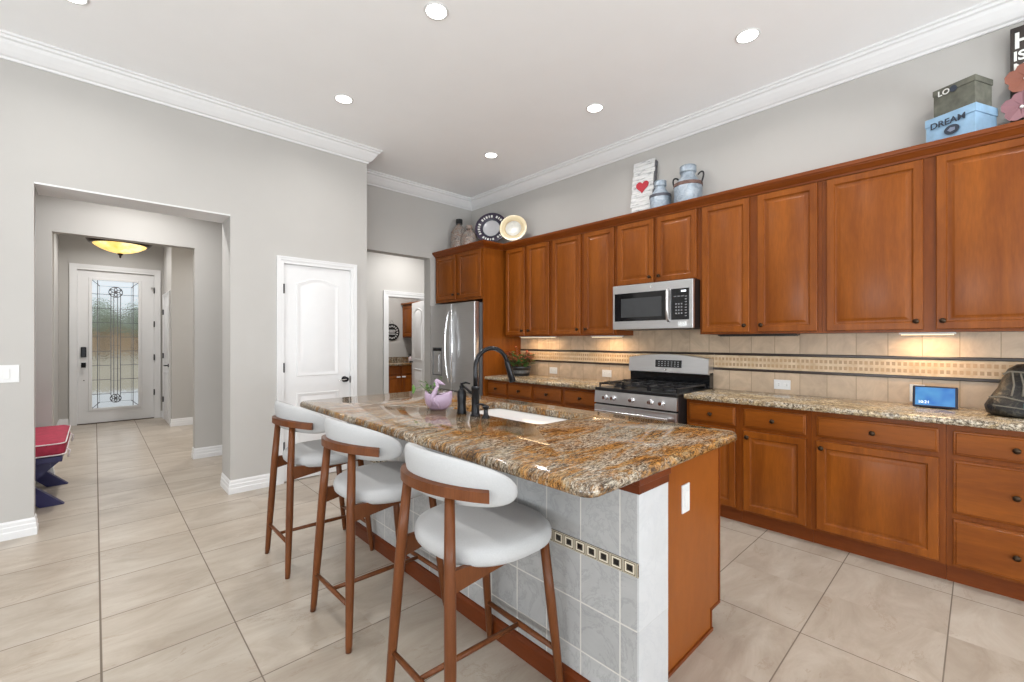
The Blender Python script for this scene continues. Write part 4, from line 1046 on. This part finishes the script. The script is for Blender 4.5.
obj('stem', MB().lathe([(.001, LZ + .05), (.02, LZ + .05), (.012, LZ + .08), (.012, FH - .04), (.06, FH - .03), (.065, FH - .001), (.001, FH - .001)], (LX, LY, 0), 20), M['bronze'], fl, auto=40)
pl_ = bpy.data.lights.new('bowl_bulb', 'POINT'); pl_.energy = 16; pl_.color = (1, .84, .6); pl_.shadow_soft_size = .04
po = bpy.data.objects.new('bowl_bulb', pl_); COL.objects.link(po); po.location = (LX, LY, LZ + .14)

# ------------------------------------------------------------------ bench in the hall
BZ = .37
be = thing('hall_bench', 'navy bench with crossed legs in the hall, under a crimson cushion', 'bench', (-.5, 5.5, 0))
NV = M['navy']
for y in (5.16, 5.86):
    def leg_(xa, xb):
        p, q_ = Vector((xa, y, 0)), Vector((xb, y, BZ)); w = .068
        return MB().rings([[(xa - w, y - .03, 0), (xa + w, y - .03, 0), (xa + w, y + .03, 0), (xa - w, y + .03, 0)], [(xb - w, y - .03, BZ), (xb + w, y - .03, BZ), (xb + w, y + .03, BZ), (xb - w, y + .03, BZ)]])
    obj('leg', leg_(-.25, -.61), NV, be); obj('leg', leg_(-.64, -.26), NV, be)
obj('seat_board', MB().box(-.72, -.19, 5.02, 6.0, .37, .415, .004), NV, be)
obj('apron', boxes((-.66, -.26, 5.12, 5.14, .30, BZ)), NV, be)
obj('apron', boxes((-.66, -.26, 5.90, 5.92, .30, BZ)), NV, be)
m = MB(); rs = []
for (ins, z) in ((.03, .4165), (.006, .422), (.0, .445), (.004, .47), (.0, .492), (.008, .512), (.04, .522), (.12, .526)):
    rs.append([(x + .006 * math.sin(7 * y_), y_, z + .008 + .006 * math.sin(9 * y_ + 5 * x)) for x, y_, _ in rrect(-.73, -.165, 5.0, 6.02, .05, 6, z, ins)])
m.rings(rs); cu = obj('bench_cushion', m, M['red_cloth'], None, smooth=True); tag(cu, 'crimson boxed cushion with pale piping lying on the navy bench', 'cushion')
pm = MB()
for z, ins in ((.422, .004), (.510, .004)):
    p_ = [(x + .006 * math.sin(7 * y_), y_, zz + .008 + .006 * math.sin(9 * y_ + 5 * x)) for x, y_, zz in rrect(-.73, -.165, 5.0, 6.02, .05, 6, z, ins - .004)]
    pm.tube(p_ + [p_[0]], .0045, 6)
for k_ in range(2):
    a = Vector((-.168, 5.10 + .78 * k_, .46)); pm.tube([a, a + Vector((.02, .01, -.02)), a + Vector((.014, .02, -.05)), a + Vector((.010, .02, -.075))], .006, 6)
pc = obj('piping', pm, M['white_cord'], cu, smooth=True); pc.parent = cu

# ------------------------------------------------------------------ laundry room
lc = thing('laundry_base_cabinet', 'cherry base cabinet seen through the laundry doorway', 'cabinet', (4.3, 7.74, 0))
obj('body', MB().box(3.86, 4.86, 7.47, 8.04, .09, .872), M['cherry_v'], lc)
obj('toe_kick', MB().box(3.86, 4.86, 7.52, 7.54, 0, .09), M['cherry_dark'], lc)
for (a, b) in ((3.885, 4.155), (4.185, 4.455), (4.485, 4.84)):
    def front(z0, z1, nm, lv):
        return obj(nm, MB().loops((a, 7.449, z0), (b - a, 0, 0), (0, 0, z1 - z0), (0, -1, 0), lv), M['cherry_v'], lc, auto=25)
    front(.71, .85, 'drawer', [(0, 0, -.02), (0, 0, -.006), (.008, .008, 0)])
    d = front(.11, .685, 'door', [(0, 0, -.02), (0, 0, -.004), (.004, .004, 0), (.05, .05, 0), (.06, .06, -.008), (.085, .085, 0)])
    hx = b - .04 if a < 4.0 else a + .04
    obj('handle', MB().box(hx - .035, hx + .035, 7.425, 7.449, .648, .668, .004), M['white_plastic'], d)
tag(obj('laundry_countertop', MB().box(3.84, 4.865, 7.43, 8.045, .873, .912, .006).box(3.84, 4.865, 8.02, 8.045, .912, 1.01), M['granite'], auto=40), 'granite countertop with low splash in the laundry room', 'countertop')
lu = thing('laundry_upper_cabinet', 'cherry wall cabinet seen through the laundry doorway', 'cabinet', (4.7, 7.7, 1.40))
obj('body', MB().box(4.545, 4.86, 7.20, 8.04, 1.40, 2.06), M['cherry_v'], lu)
for (a, b) in ((7.22, 7.61), (7.64, 8.02)): raised_door('door', a, b, 1.42, 2.03, 4.524, lu, fr=.05)
obj('crown', MB().box(4.50, 4.86, 7.18, 8.045, 2.06, 2.09, .004), M['cherry_h'], lu)
so = thing('soap_bottle', 'small clear soap bottle with dark pump on the laundry countertop', 'bottle', (4.47, 7.62, .912))
obj('bottle', MB().lathe([(.001, .912), (.034, .912), (.036, .92), (.036, 1.0), (.02, 1.025), (.012, 1.03), (.001, 1.03)], (4.47, 7.62, 0), 16), plain('clear_pink_soap', (.6, .5, .5), .2), so, smooth=True)
obj('pump', MB().tube([(4.47, 7.62, 1.03), (4.47, 7.62, 1.075), (4.43, 7.61, 1.07)], [.008, .007, .005], 8), BM, so)
SGX, SGZ = 4.30, 1.505
sg_ = thing('round_sign', 'round black wall sign with cut-out pale marks in the laundry room', 'sign', (SGX, 8.045, SGZ - .17))
obj('disc', MB().lathe([(.001, 0), (.168, 0), (.168, -.012), (.001, -.012)], (SGX, 8.048, SGZ), 36, 'y'), plain('black_sign', (.01, .01, .01), .5), sg_)
mk = MB(); rnd = random.Random(5)
def mark(cx, cz, w, h, a=0):
    mk.obox((SGX + cx, 8.034, SGZ + cz), (math.cos(a), 0, math.sin(a)), (-math.sin(a), 0, math.cos(a)), (0, 1, 0), w / 2, h / 2, .002)
for i in range(16):
    a = 2 * math.pi * i / 16; mark(.118 * math.cos(a), .118 * math.sin(a), .030, .022, a)
for i in range(6): mark(-.065 + .026 * i, .03, .014, .04, .1 * (i % 2)); mark(-.065 + .026 * i, -.035, .016, .022)
mark(0, .0, .12, .012)
obj('lettering', mk, plain('pale_sign_marks', (.6, .6, .6), .6), sg_)
obj('cord', MB().tube([(SGX - .05, 8.044, SGZ + .16), (SGX, 8.044, SGZ + .24), (SGX + .05, 8.044, SGZ + .16)], .002, 6), M['iron'], sg_)

# ------------------------------------------------------------------ things on the counters
# smart display
ts = thing('smart_display', 'small black tablet-like display with glowing blue screen on the counter', 'screen', (3.80, .190, CT))
tn = Vector((-.965, -.02, .26)).normalized(); tu = Vector((.02, -1, 0)).normalized(); tv_ = tn.cross(tu) * -1
tv_ = tu.cross(tn) if tu.cross(tn).z > 0 else tn.cross(tu)
tc_ = Vector((3.775, .192, CT + .070))
obj('housing', MB().obox(tc_, tu, tv_, tn, .102, .067, .009, .008).prism([(3.785, CT + .001), (3.865, CT + .001), (3.850, CT + .03), (3.80, CT + .10)], 'y', .12, .265), plain('dark_navy_shell', (.008, .01, .03), .35), ts)
m, nt, b = newmat('glowing_blue_screen')
n = noise(nt, coords(nt), 9, 2); r = ramp(nt, ((.35, s2l(40, 135, 230)), (.65, s2l(95, 190, 250)))); nt.links.new(n.outputs[0], r.inputs[0])
nt.links.new(r.outputs[0], b.inputs['Emission Color']); b.inputs['Emission Strength'].default_value = .95; b.inputs['Base Color'].default_value = (.01, .02, .05, 1); b.inputs['Roughness'].default_value = .15
sc_ = obj('screen', MB().obox(tc_ + tn * .0092, tu, tv_, tn, .089, .056, .0008), m, ts)

def text_mesh(name, s, size, origin, u, v, n, mat, parent, ext=.001, bold=0.0, align='LEFT'):
    cu_ = bpy.data.curves.new(name, 'FONT'); cu_.body = s; cu_.size = size; cu_.extrude = ext; cu_.align_x = align; cu_.offset = bold
    t_ = bpy.data.objects.new(name, cu_); COL.objects.link(t_)
    dg = bpy.context.evaluated_depsgraph_get(); dg.update()
    me = bpy.data.meshes.new_from_object(t_.evaluated_get(dg)); bpy.data.objects.remove(t_); bpy.data.curves.remove(cu_)
    u, v, n = Vector(u).normalized(), Vector(v).normalized(), Vector(n).normalized()
    mt = Matrix((u, v, n)).transposed().to_4x4(); mt.translation = Vector(origin) - ORIG[parent.name]
    me.transform(mt); me.materials.clear(); me.materials.append(mat)
    o = bpy.data.objects.new(name, me); COL.objects.link(o); o.parent = parent; ORIG[o.name] = ORIG[parent.name]; return o
text_mesh('lettering', '10:21', .024, tc_ + tn * .0105 - tu * .076 - tv_ * .044, tu, tv_, tn, emis('screen_digits', (.85, .95, 1), 1.2), sc_, .0002)

# potted plant in the far corner of the counter
ppc = Vector((3.74, 3.81, CT))
pp = thing('potted_plant', 'leafy green and rust coloured plant in a black pot on the corner counter', 'plant', ppc)
obj('pot', MB().lathe([(.001, 0), (.098, 0), (.106, .006), (.120, .09), (.127, .096), (.127, .112), (.115, .112), (.108, .10), (.001, .098)], ppc, 28), plain('black_glazed_pot', (.014, .014, .016), .35, nscale=40, bmp=.3), pp, auto=40)
obj('pot_band', MB().lathe([(.110, .03), (.1145, .032), (.1185, .066), (.114, .068)], ppc, 28), plain('grey_pot_band', (.10, .10, .10), .5, var=.6, nscale=60), pp)
rnd = random.Random(11)
gm, rm, st = MB(), MB(), MB()
for i in range(130):
    a = rnd.uniform(0, 2 * math.pi); el = rnd.uniform(.1, 1.3); r_ = rnd.uniform(.03, .15)
    p = ppc + Vector((r_ * math.cos(a) * .9, r_ * math.sin(a), .10 + .17 * math.sin(el) * rnd.uniform(.3, 1.1)))
    leaf(gm, p, (math.cos(a), math.sin(a), rnd.uniform(-.3, .7)), rnd.uniform(.045, .075), .020)
for i in range(60):
    a = rnd.uniform(0, 2 * math.pi); r_ = rnd.uniform(.06, .17)
    p0 = ppc + Vector((.3 * r_ * math.cos(a), .3 * r_ * math.sin(a), .09)); h_ = rnd.uniform(.14, .28)
    p = ppc + Vector((r_ * math.cos(a), r_ * math.sin(a) - (.02 if i % 2 else 0), h_)); st.tube([p0, (p0 + p) / 2 + Vector((0, 0, .03)), p], .0016, 5)
    leaf(rm, p, (math.cos(a), math.sin(a), rnd.uniform(-.2, .9)), rnd.uniform(.04, .06), .014)
for i, (dy, hh) in enumerate(((.06, .34), (.035, .30), (-.02, .27), (-.07, .25))):
    p0 = ppc + Vector((0, dy * .3, .1)); p = ppc + Vector((-.02, dy, hh)); st.tube([p0, (p0 + p) / 2, p], .0018, 5)
    for k_ in range(5): leaf(rm, p0.lerp(p, .55 + k_ * .11), (rnd.uniform(-1, 1), rnd.uniform(-1, 1), .8), .028, .008)
obj('stem', st, plain('twig', (.12, .05, .03), .7), pp); obj('green_leaves', gm, plain('deep_green_leaf', s2l(70, 108, 52), .45, var=.35, nscale=30), pp)
obj('rust_leaves', rm, plain('rust_leaf', s2l(176, 98, 72), .55, var=.4, nscale=30), pp)

# dark bag at the right end of the counter
bg = thing('leather_bag', 'slouched black and olive bag with stitched seams at the counter end', 'bag', (3.72, -.17, CT))
m = MB(); rs = []; n = 32
for (z, y0, y1, x0, x1) in ((0, -.33, .020, 3.60, 3.83), (.012, -.34, .045, 3.575, 3.845), (.045, -.34, .052, 3.575, 3.855), (.085, -.335, .030, 3.61, 3.86), (.13, -.325, .000, 3.66, 3.865), (.18, -.315, -.018, 3.70, 3.87), (.225, -.30, -.040, 3.73, 3.865), (.250, -.28, -.075, 3.755, 3.85), (.256, -.24, -.12, 3.78, 3.83)):
    cx, cy, ax, ay = (x0 + x1) / 2, (y0 + y1) / 2, (x1 - x0) / 2, (y1 - y0) / 2
    rs.append([(cx + ax * abs(math.cos(t)) ** .8 * (1 if math.cos(t) > 0 else -1) * (1 + .03 * math.sin(5 * t + z * 30)), cy - .068 + ay * abs(math.sin(t)) ** .8 * (1 if math.sin(t) > 0 else -1), CT + .001 + z * 1.13 + .006 * math.sin(4 * t) * (z > .02) * (z < .25)) for t in (2 * math.pi * j / n for j in range(n))])
m.rings(rs)
mt_, nt, b = newmat('mottled_black_olive_leather')
n1 = noise(nt, coords(nt), 22, 5, .7, 1.5); r = ramp(nt, ((.40, (.002, .002, .003)), (.52, (.009, .009, .008)), (.66, (.06, .05, .034)))); nt.links.new(n1.outputs[0], r.inputs[0])
nt.links.new(r.outputs[0], b.inputs['Base Color']); b.inputs['Roughness'].default_value = .42; bump(nt, b, n1.outputs[0], .6, .01)
obj('body', m, mt_, bg, smooth=True)
sm = MB(); tan = plain('tan_stitched_seam', (.13, .115, .09), .6)
sm.tube([(3.70, -0.088, CT + 0.230), (3.695, -0.113, CT + 0.247), (3.69, -0.158, CT + 0.244), (3.70, -0.268, CT + 0.241)], .005, 6)
sm.tube([(3.695, -0.123, CT + 0.241), (3.655, -0.128, CT + 0.173), (3.63, -0.118, CT + 0.117)], .004, 6)
sm.tube([(3.695, -0.153, CT + 0.241), (3.655, -0.163, CT + 0.173), (3.63, -0.158, CT + 0.117)], .004, 6)
sm.tube([(3.612, -0.033, CT + 0.106), (3.60, -0.088, CT + 0.111), (3.597, -0.158, CT + 0.094), (3.60, -0.268, CT + 0.106)], .004, 6)
sm.tube([(3.58, -0.048, CT + 0.066), (3.568, -0.118, CT + 0.060), (3.565, -0.208, CT + 0.049)], .003, 6)
obj('seam', sm, tan, bg)
obj('teal_patch', MB().obox((3.578, -0.193, CT + 0.066), (.1, 1, 0), (-.25, 0, 1), (-1, 0, -.25), .035, .018, .006, .004), plain('teal_patch', (.03, .10, .11), .4), bg)

# ------------------------------------------------------------------ decor on top of the wall cabinets
TZ = 2.4645
# whitewashed slat sign with a red heart
hsn = thing('heart_sign', 'white slatted wooden sign with a red heart leaning on the wall', 'sign', (3.91, 2.24, TZ))
dz = Vector((.07, 0, .62)).normalized(); hN = Vector((-dz.z, 0, dz.x))
m = MB(); p0 = Vector((3.865, 2.270, TZ + .004)); rnd = random.Random(2)
for i in range(14):
    off = rnd.uniform(-.012, .012); m.obox(p0 + dz * (.023 + i * .0455) + Vector((0, off, 0)), (0, 1, 0), dz, hN, .115, .0215, .007, .002)
wm_, nt, b = newmat('whitewashed_planks'); n1 = noise(nt, coords(nt, (1, 1, 5)), 7, 5, .7); r = ramp(nt, ((.33, s2l(120, 124, 128)), (.45, s2l(205, 206, 206)), (.7, s2l(228, 228, 226)))); nt.links.new(n1.outputs[0], r.inputs[0]); nt.links.new(r.outputs[0], b.inputs['Base Color']); b.inputs['Roughness'].default_value = .8
obj('slats', m, wm_, hsn)
m = MB()
for y in (2.18, 2.31): m.obox(p0 + dz * .305 - hN * .013 + Vector((0, y - 2.245, 0)), (0, 1, 0), dz, hN, .012, .310, .005)
m.obox(p0 + dz * .305 - hN * .010 + Vector((0, -.122, 0)), (0, 1, 0), dz, hN, .008, .305, .015)
obj('batten', m, plain('grey_batten', (.10, .10, .11), .8, var=.5, nscale=30), hsn)
hc = p0 + dz * .375 + hN * .010; hp_ = []
for i in range(40):
    t_ = 2 * math.pi * i / 40; hx = 16 * math.sin(t_) ** 3; hz = 13 * math.cos(t_) - 5 * math.cos(2 * t_) - 2 * math.cos(3 * t_) - math.cos(4 * t_)
    hp_.append((hx * .0042, hz * .0042))
m = MB(); m.rings([[hc + Vector((0, -a, 0)) + dz * b_ + hN * o for a, b_ in hp_] for o in (-.006, .004)])
obj('heart', m, plain('red_painted_heart', (.42, .02, .035), .6), hsn)

def milk_can(name, c, rb, h, label, handles=True, band=None):
    c = Vector(c); t = thing(name, label, 'milk can', c, 'galvanized milk cans above the cabinets')
    gal, nt, b = newmat('galvanized_weathered_steel'); n1 = noise(nt, coords(nt), 16, 5, .7, .8)
    r = ramp(nt, ((.3, s2l(118, 130, 142)), (.55, s2l(160, 172, 184)), (.75, s2l(196, 202, 206)))); nt.links.new(n1.outputs[0], r.inputs[0]); nt.links.new(r.outputs[0], b.inputs['Base Color']); b.inputs['Metallic'].default_value = .35; b.inputs['Roughness'].default_value = .5
    H = h
    obj('body', MB().lathe([(.001, 0), (rb * .98, 0), (rb, .008), (rb, H * .57), (rb * .95, H * .61), (rb * .60, H * .74), (rb * .52, H * .78), (rb * .50, H * .85), (rb * .52, H * .86), (.001, H * .86)], c, 32), gal, t, auto=35)
    obj('lid', MB().lathe([(rb * .54, H * .84), (rb * .60, H * .86), (rb * .57, H * .96), (rb * .60, H * .97), (rb * .54, H * .99), (.001, H)], c, 28), gal if band else gal, t, auto=35)
    obj('band', MB().lathe([(rb * 1.0, H * .545), (rb * 1.035, H * .55), (rb * 1.03, H * .615), (rb * .95, H * .62)], c, 32), band or plain('dark_band', (.10, .10, .12), .5, .4), t, auto=35)
    if handles:
        for s in (-1, 1):
            pts = [c + Vector((0, s * rb * (.98 + .30 * math.sin(math.pi * i / 12) - .22 * i / 12), H * (.56 + .30 * math.sin(math.pi * i / 24) ** 1 - .10 * (i / 12) ** 4))) for i in range(13)]
            obj('handle', MB().tube(pts, .0075, 8), M['iron'], t, smooth=True)
    return t
milk_can('milk_can', (3.84, 1.785, TZ), .118, .425, 'larger galvanized milk can with looped handles and rusty band', True, plain('rusty_band', s2l(110, 84, 76), .7, .2, var=.4, nscale=30))
milk_can('milk_can', (3.83, 2.045, TZ), .095, .355, 'smaller pale milk can between the heart sign and larger can', False)

# boxes
def crate(name, c, hx, hy, h, rz, col, side, label, words):
    c = Vector(c); t = thing(name, label, 'box', c, 'painted boxes stacked on the cabinets'); ca, sa = math.cos(rz), math.sin(rz)
    u = Vector((-sa, ca, 0)); w = Vector((ca, sa, 0))   # u along +Y, w along +X
    mb = MB().obox(c + Vector((0, 0, h * .40)), u, w, (0, 0, 1), hy, hx, h * .40, .002)
    bx = obj('box_body', mb, col, t)
    obj('lid', MB().obox(c + Vector((0, 0, h * .90)), u, w, (0, 0, 1), hy + .004, hx + .004, h * .10, .002), col, t)
    f = c - w * (hx + .0055)
    for (s, size, du, z, mt) in words: text_mesh('lettering', s, size, f + u * du + Vector((0, 0, z)), -u, (0, 0, 1), -w, mt, t, .0008, .0008)
    return t, f, u, w
blue = plain('light_blue_painted_wood', s2l(136, 170, 198), .6, var=.15, nscale=14)
grey = plain('weathered_grey_green_wood', s2l(92, 92, 82), .75, var=.35, nscale=16)
inkd = plain('dark_ink', (.02, .03, .05), .6); inkw = plain('white_ink', (.75, .75, .72), .6)
t, f, u, w = crate('storage_box', (3.842, .082, TZ), .105, .118, .245, R(-24), blue, None, 'light blue painted box lettered DREAM with dark oval', [('DREAM', .052, .095, .175, inkd), ('L', .05, .10, .01, inkd)])
oc = f - w * .001 - u * .012 + Vector((0, 0, .135))
obj('oval_emblem', MB().rings([[oc + u * (.036 * math.cos(2 * math.pi * j / 24)) + Vector((0, 0, .028 * math.sin(2 * math.pi * j / 24))) - w * d_ for j in range(24)] for d_ in (-.001, .003)]), inkd, t)
obj('emblem_detail', MB().rings([[oc + u * (.020 * math.cos(2 * math.pi * j / 5)) + Vector((0, 0, .014 * math.sin(2 * math.pi * j / 5))) - w * d_ for j in range(5)] for d_ in (.003, .004)]), plain('faded_grey_blue', s2l(120, 130, 150), .6), t)
t, f, u, w = crate('storage_box', (3.848, .075, TZ + .2465), .085, .098, .175, R(-24), grey, None, 'weathered grey box lettered LO, stacked on the blue box', [('LO', .045, .075, .128, inkw)])
oc = f - w * .001 - u * .002 + Vector((0, 0, .142))
obj('round_emblem', MB().rings([[oc + u * (.017 * math.cos(2 * math.pi * j / 18)) + Vector((0, 0, .019 * math.sin(2 * math.pi * j / 18))) - w * d_ for j in range(18)] for d_ in (-.001, .003)]), inkd, t)

# tall dark word sign with two metal flowers
ws = thing('word_sign', 'tall dark sign with white lettering and two metal flowers', 'sign', (3.90, -.23, TZ))
c = Vector((3.905, -.24, TZ + .34))
brd = obj('board', MB().box(3.895, 3.918, -.375, -.122, TZ, TZ + .69, .002), plain('dark_brown_board', (.030, .022, .018), .7, var=.4, nscale=20), ws)
for (s_, sz, z) in (('HO', .13, .565), ('IS A', .075, .495), ('MO', .075, .425)):
    text_mesh('lettering', s_, sz, (3.8945, -.132, TZ + z), (0, -1, 0), (0, 0, 1), (-1, 0, 0), inkw, ws, .001, .002)
obj('wave_line', MB().tube([(3.893, -.13, TZ + .118), (3.893, -.16, TZ + .112), (3.893, -.20, TZ + .125), (3.893, -.26, TZ + .12)], .003, 6), inkw, ws)
for (y, z, col, r_) in ((-.180, .375, s2l(120, 70, 54), .080), (-.165, .215, s2l(124, 86, 92), .080)):
    m = MB()
    for i in range(5):
        a = 2 * math.pi * i / 5 + .3; d = Vector((0, math.cos(a), math.sin(a))); s_ = Vector((0, -math.sin(a), math.cos(a))); cc = Vector((3.885, y, TZ + z))
        outl = [(.004, .006), (.03, .026), (.055, .040), (.075, .030), (.086, .0), (.075, -.030), (.055, -.040), (.03, -.026), (.004, -.006)]
        m.rings([[cc + d * p + s_ * q_ + Vector((-.022 * (p / .086) ** 2 + .012 * (q_ / .04) ** 2 * -1 + o, 0, 0)) for p, q_ in outl] for o in (0, .003)])
    fl_ = obj('metal_flower', m, plain('painted_flower_metal', col, .5, .3), ws)
    obj('flower_centre', MB().lathe([(.001, -.016), (.007, -.014), (.009, -.006), (.009, .002), (.001, .003)], (3.885, y, TZ + z), 12, 'x'), inkw, fl_)

# plates in the corner
def plate_(c, r, prof, tilt, label, mats, az=0):
    c = Vector(c); t = thing('decorative_plate', label, 'plate', (c.x, c.y, c.z), 'decorative plates above the cabinets')
    rot = Matrix.Rotation(az, 3, 'Z') @ Matrix.Rotation(-(math.pi / 2 - tilt), 3, 'Y')
    cen = c + Vector((0, 0, r))
    def L(pr, seg=40, cap=True):
        mb = MB().lathe([(a * r, b * r) for a, b in pr], (0, 0, 0), seg, cap=cap)
        for v in mb.bm.verts: v.co = rot @ v.co + cen
        return mb
    for nm, pr, mt in zip(('rim', 'well', 'ring'), prof, mats): obj(nm, L(pr, cap=(nm == 'well')), mt, t, smooth=True)
    fw = rot @ Vector((0, 0, 1)); fw.z = 0; fw.normalize(); sd_ = fw.cross(Vector((0, 0, 1))); bz = c.z - TZ
    m = MB()
    for k_ in (-1, 1):
        p = c + sd_ * (.05 * k_) - Vector((0, 0, bz))
        m.tube([p + fw * .03 + Vector((0, 0, bz + .035)), p + fw * .045 + Vector((0, 0, bz - .004)), p - fw * .03 + Vector((0, 0, bz - .004)), p - fw * .02 + Vector((0, 0, .004)), p - fw * .085 + Vector((0, 0, .004)), p - fw * .06 + Vector((0, 0, bz + r * .9))], .004, 6)
    obj('easel', m, M['iron'], t)
    return t, rot, cen
nav = plain('dark_plum_glaze', (.045, .035, .06), .25, var=.3); pal = plain('pale_grey_glaze', s2l(196, 196, 200), .2)
t, rot, cen = plate_((3.78, 4.396, TZ + .125), .215, (((.52, .02), (.54, .05), (.98, .13), (1.0, .12), (1.0, .10), (.55, .0), (.52, .0)), ((.001, .015), (.50, .02), (.54, .045), (.54, .02), (.001, -.005)), ((.52, .045), (.545, .06), (.57, .06), (.585, .055), (.585, .04), (.52, .03))), R(14), 'large dark plum rimmed plate with white lettering and pale centre', (nav, pal, inkd), R(38))
m = MB()
for i in range(30):
    if i % 6 == 5: continue
    a = 2 * math.pi * i / 30; p = rot @ Vector((.165 * math.cos(a), .165 * math.sin(a), .021)) + cen; d = rot @ Vector((-math.sin(a), math.cos(a), 0)); e_ = rot @ Vector((math.cos(a), math.sin(a), .15))
    m.obox(p, d, e_, d.cross(e_), .007 if i % 2 else .011, .015, .002)
obj('lettering', m, inkw, t)
cream = plain('cream_glaze', s2l(200, 184, 148), .3, var=.12, nscale=6); crm2 = plain('pale_floral_centre', s2l(190, 188, 180), .3, var=.12, nscale=25); crm3 = plain('tan_ring', s2l(178, 156, 120), .3)
plate_((3.70, 3.895, TZ + .065), .168, (((.58, .02), (.62, .06), (.97, .12), (1.0, .12), (1.0, .09), (.6, .0)), ((.001, .015), (.55, .02), (.60, .05), (.60, .02), (.001, -.005)), ((.57, .05), (.60, .065), (.65, .065), (.66, .05))), R(12), 'smaller cream plate with raised ring, in front of the dark plate', (cream, crm2, crm3), R(38))
# small blue-grey piece right of the plates
tag(obj('small_figurine', MB().lathe([(.001, 0), (.028, 0), (.03, .01), (.022, .03), (.026, .05), (.018, .068), (.008, .078), (.001, .08)], (3.74, 3.72, TZ), 18), plain('blue_grey_glaze', s2l(120, 135, 155), .4), smooth=True), 'little blue-grey ornament just right of the cream plate', 'ornament')
# glass jugs above the refrigerator
def jug(c, r, h, label, capd):
    c = Vector(c); t = thing('glass_jug', label, 'bottle', c, 'mottled glass bottles above the refrigerator')
    g, nt, b = newmat('iridescent_mottled_glass'); n1 = noise(nt, coords(nt), 18, 5, .7, 1.0)
    r_ = ramp(nt, ((.35, s2l(96, 84, 80)), (.47, s2l(186, 180, 174)), (.56, s2l(156, 124, 104)), (.66, s2l(232, 230, 228)))); nt.links.new(n1.outputs[0], r_.inputs[0]); nt.links.new(r_.outputs[0], b.inputs['Base Color'])
    b.inputs['Roughness'].default_value = .12; b.inputs['Transmission Weight'].default_value = .3; b.inputs['Metallic'].default_value = .15
    obj('bottle', MB().lathe([(.001, 0), (r * .92, 0), (r, .012), (r, h * .55), (r * .93, h * .66), (r * .6, h * .78), (r * .3, h * .84), (r * .28, h * .90), (.001, h * .90)], c, 28), g, t, smooth=True)
    obj('cap', MB().lathe([(.001, h * .88), (r * .40, h * .88), (r * .40, h * .985), (r * .36, h), (.001, h)], c, 18), M['black_plastic'] if capd else g, t, auto=40)
    if not capd:
        m = MB().tube([c + Vector((-r * .2, -r * .25, h * .84)), c + Vector((-r * .5, -r * .9, h * .86)), c + Vector((-r * .62, -r * .98, h * .72)), c + Vector((-r * .5, -r * .8, h * .6))], .006, 8)
        obj('handle', m, g, t, smooth=True)
jug((3.63, 4.90, TZ), .120, .53, 'taller mottled glass bottle with black cap above the refrigerator', True)
jug((3.62, 4.66, TZ), .112, .40, 'shorter mottled glass jug in front of the capped bottle', False)
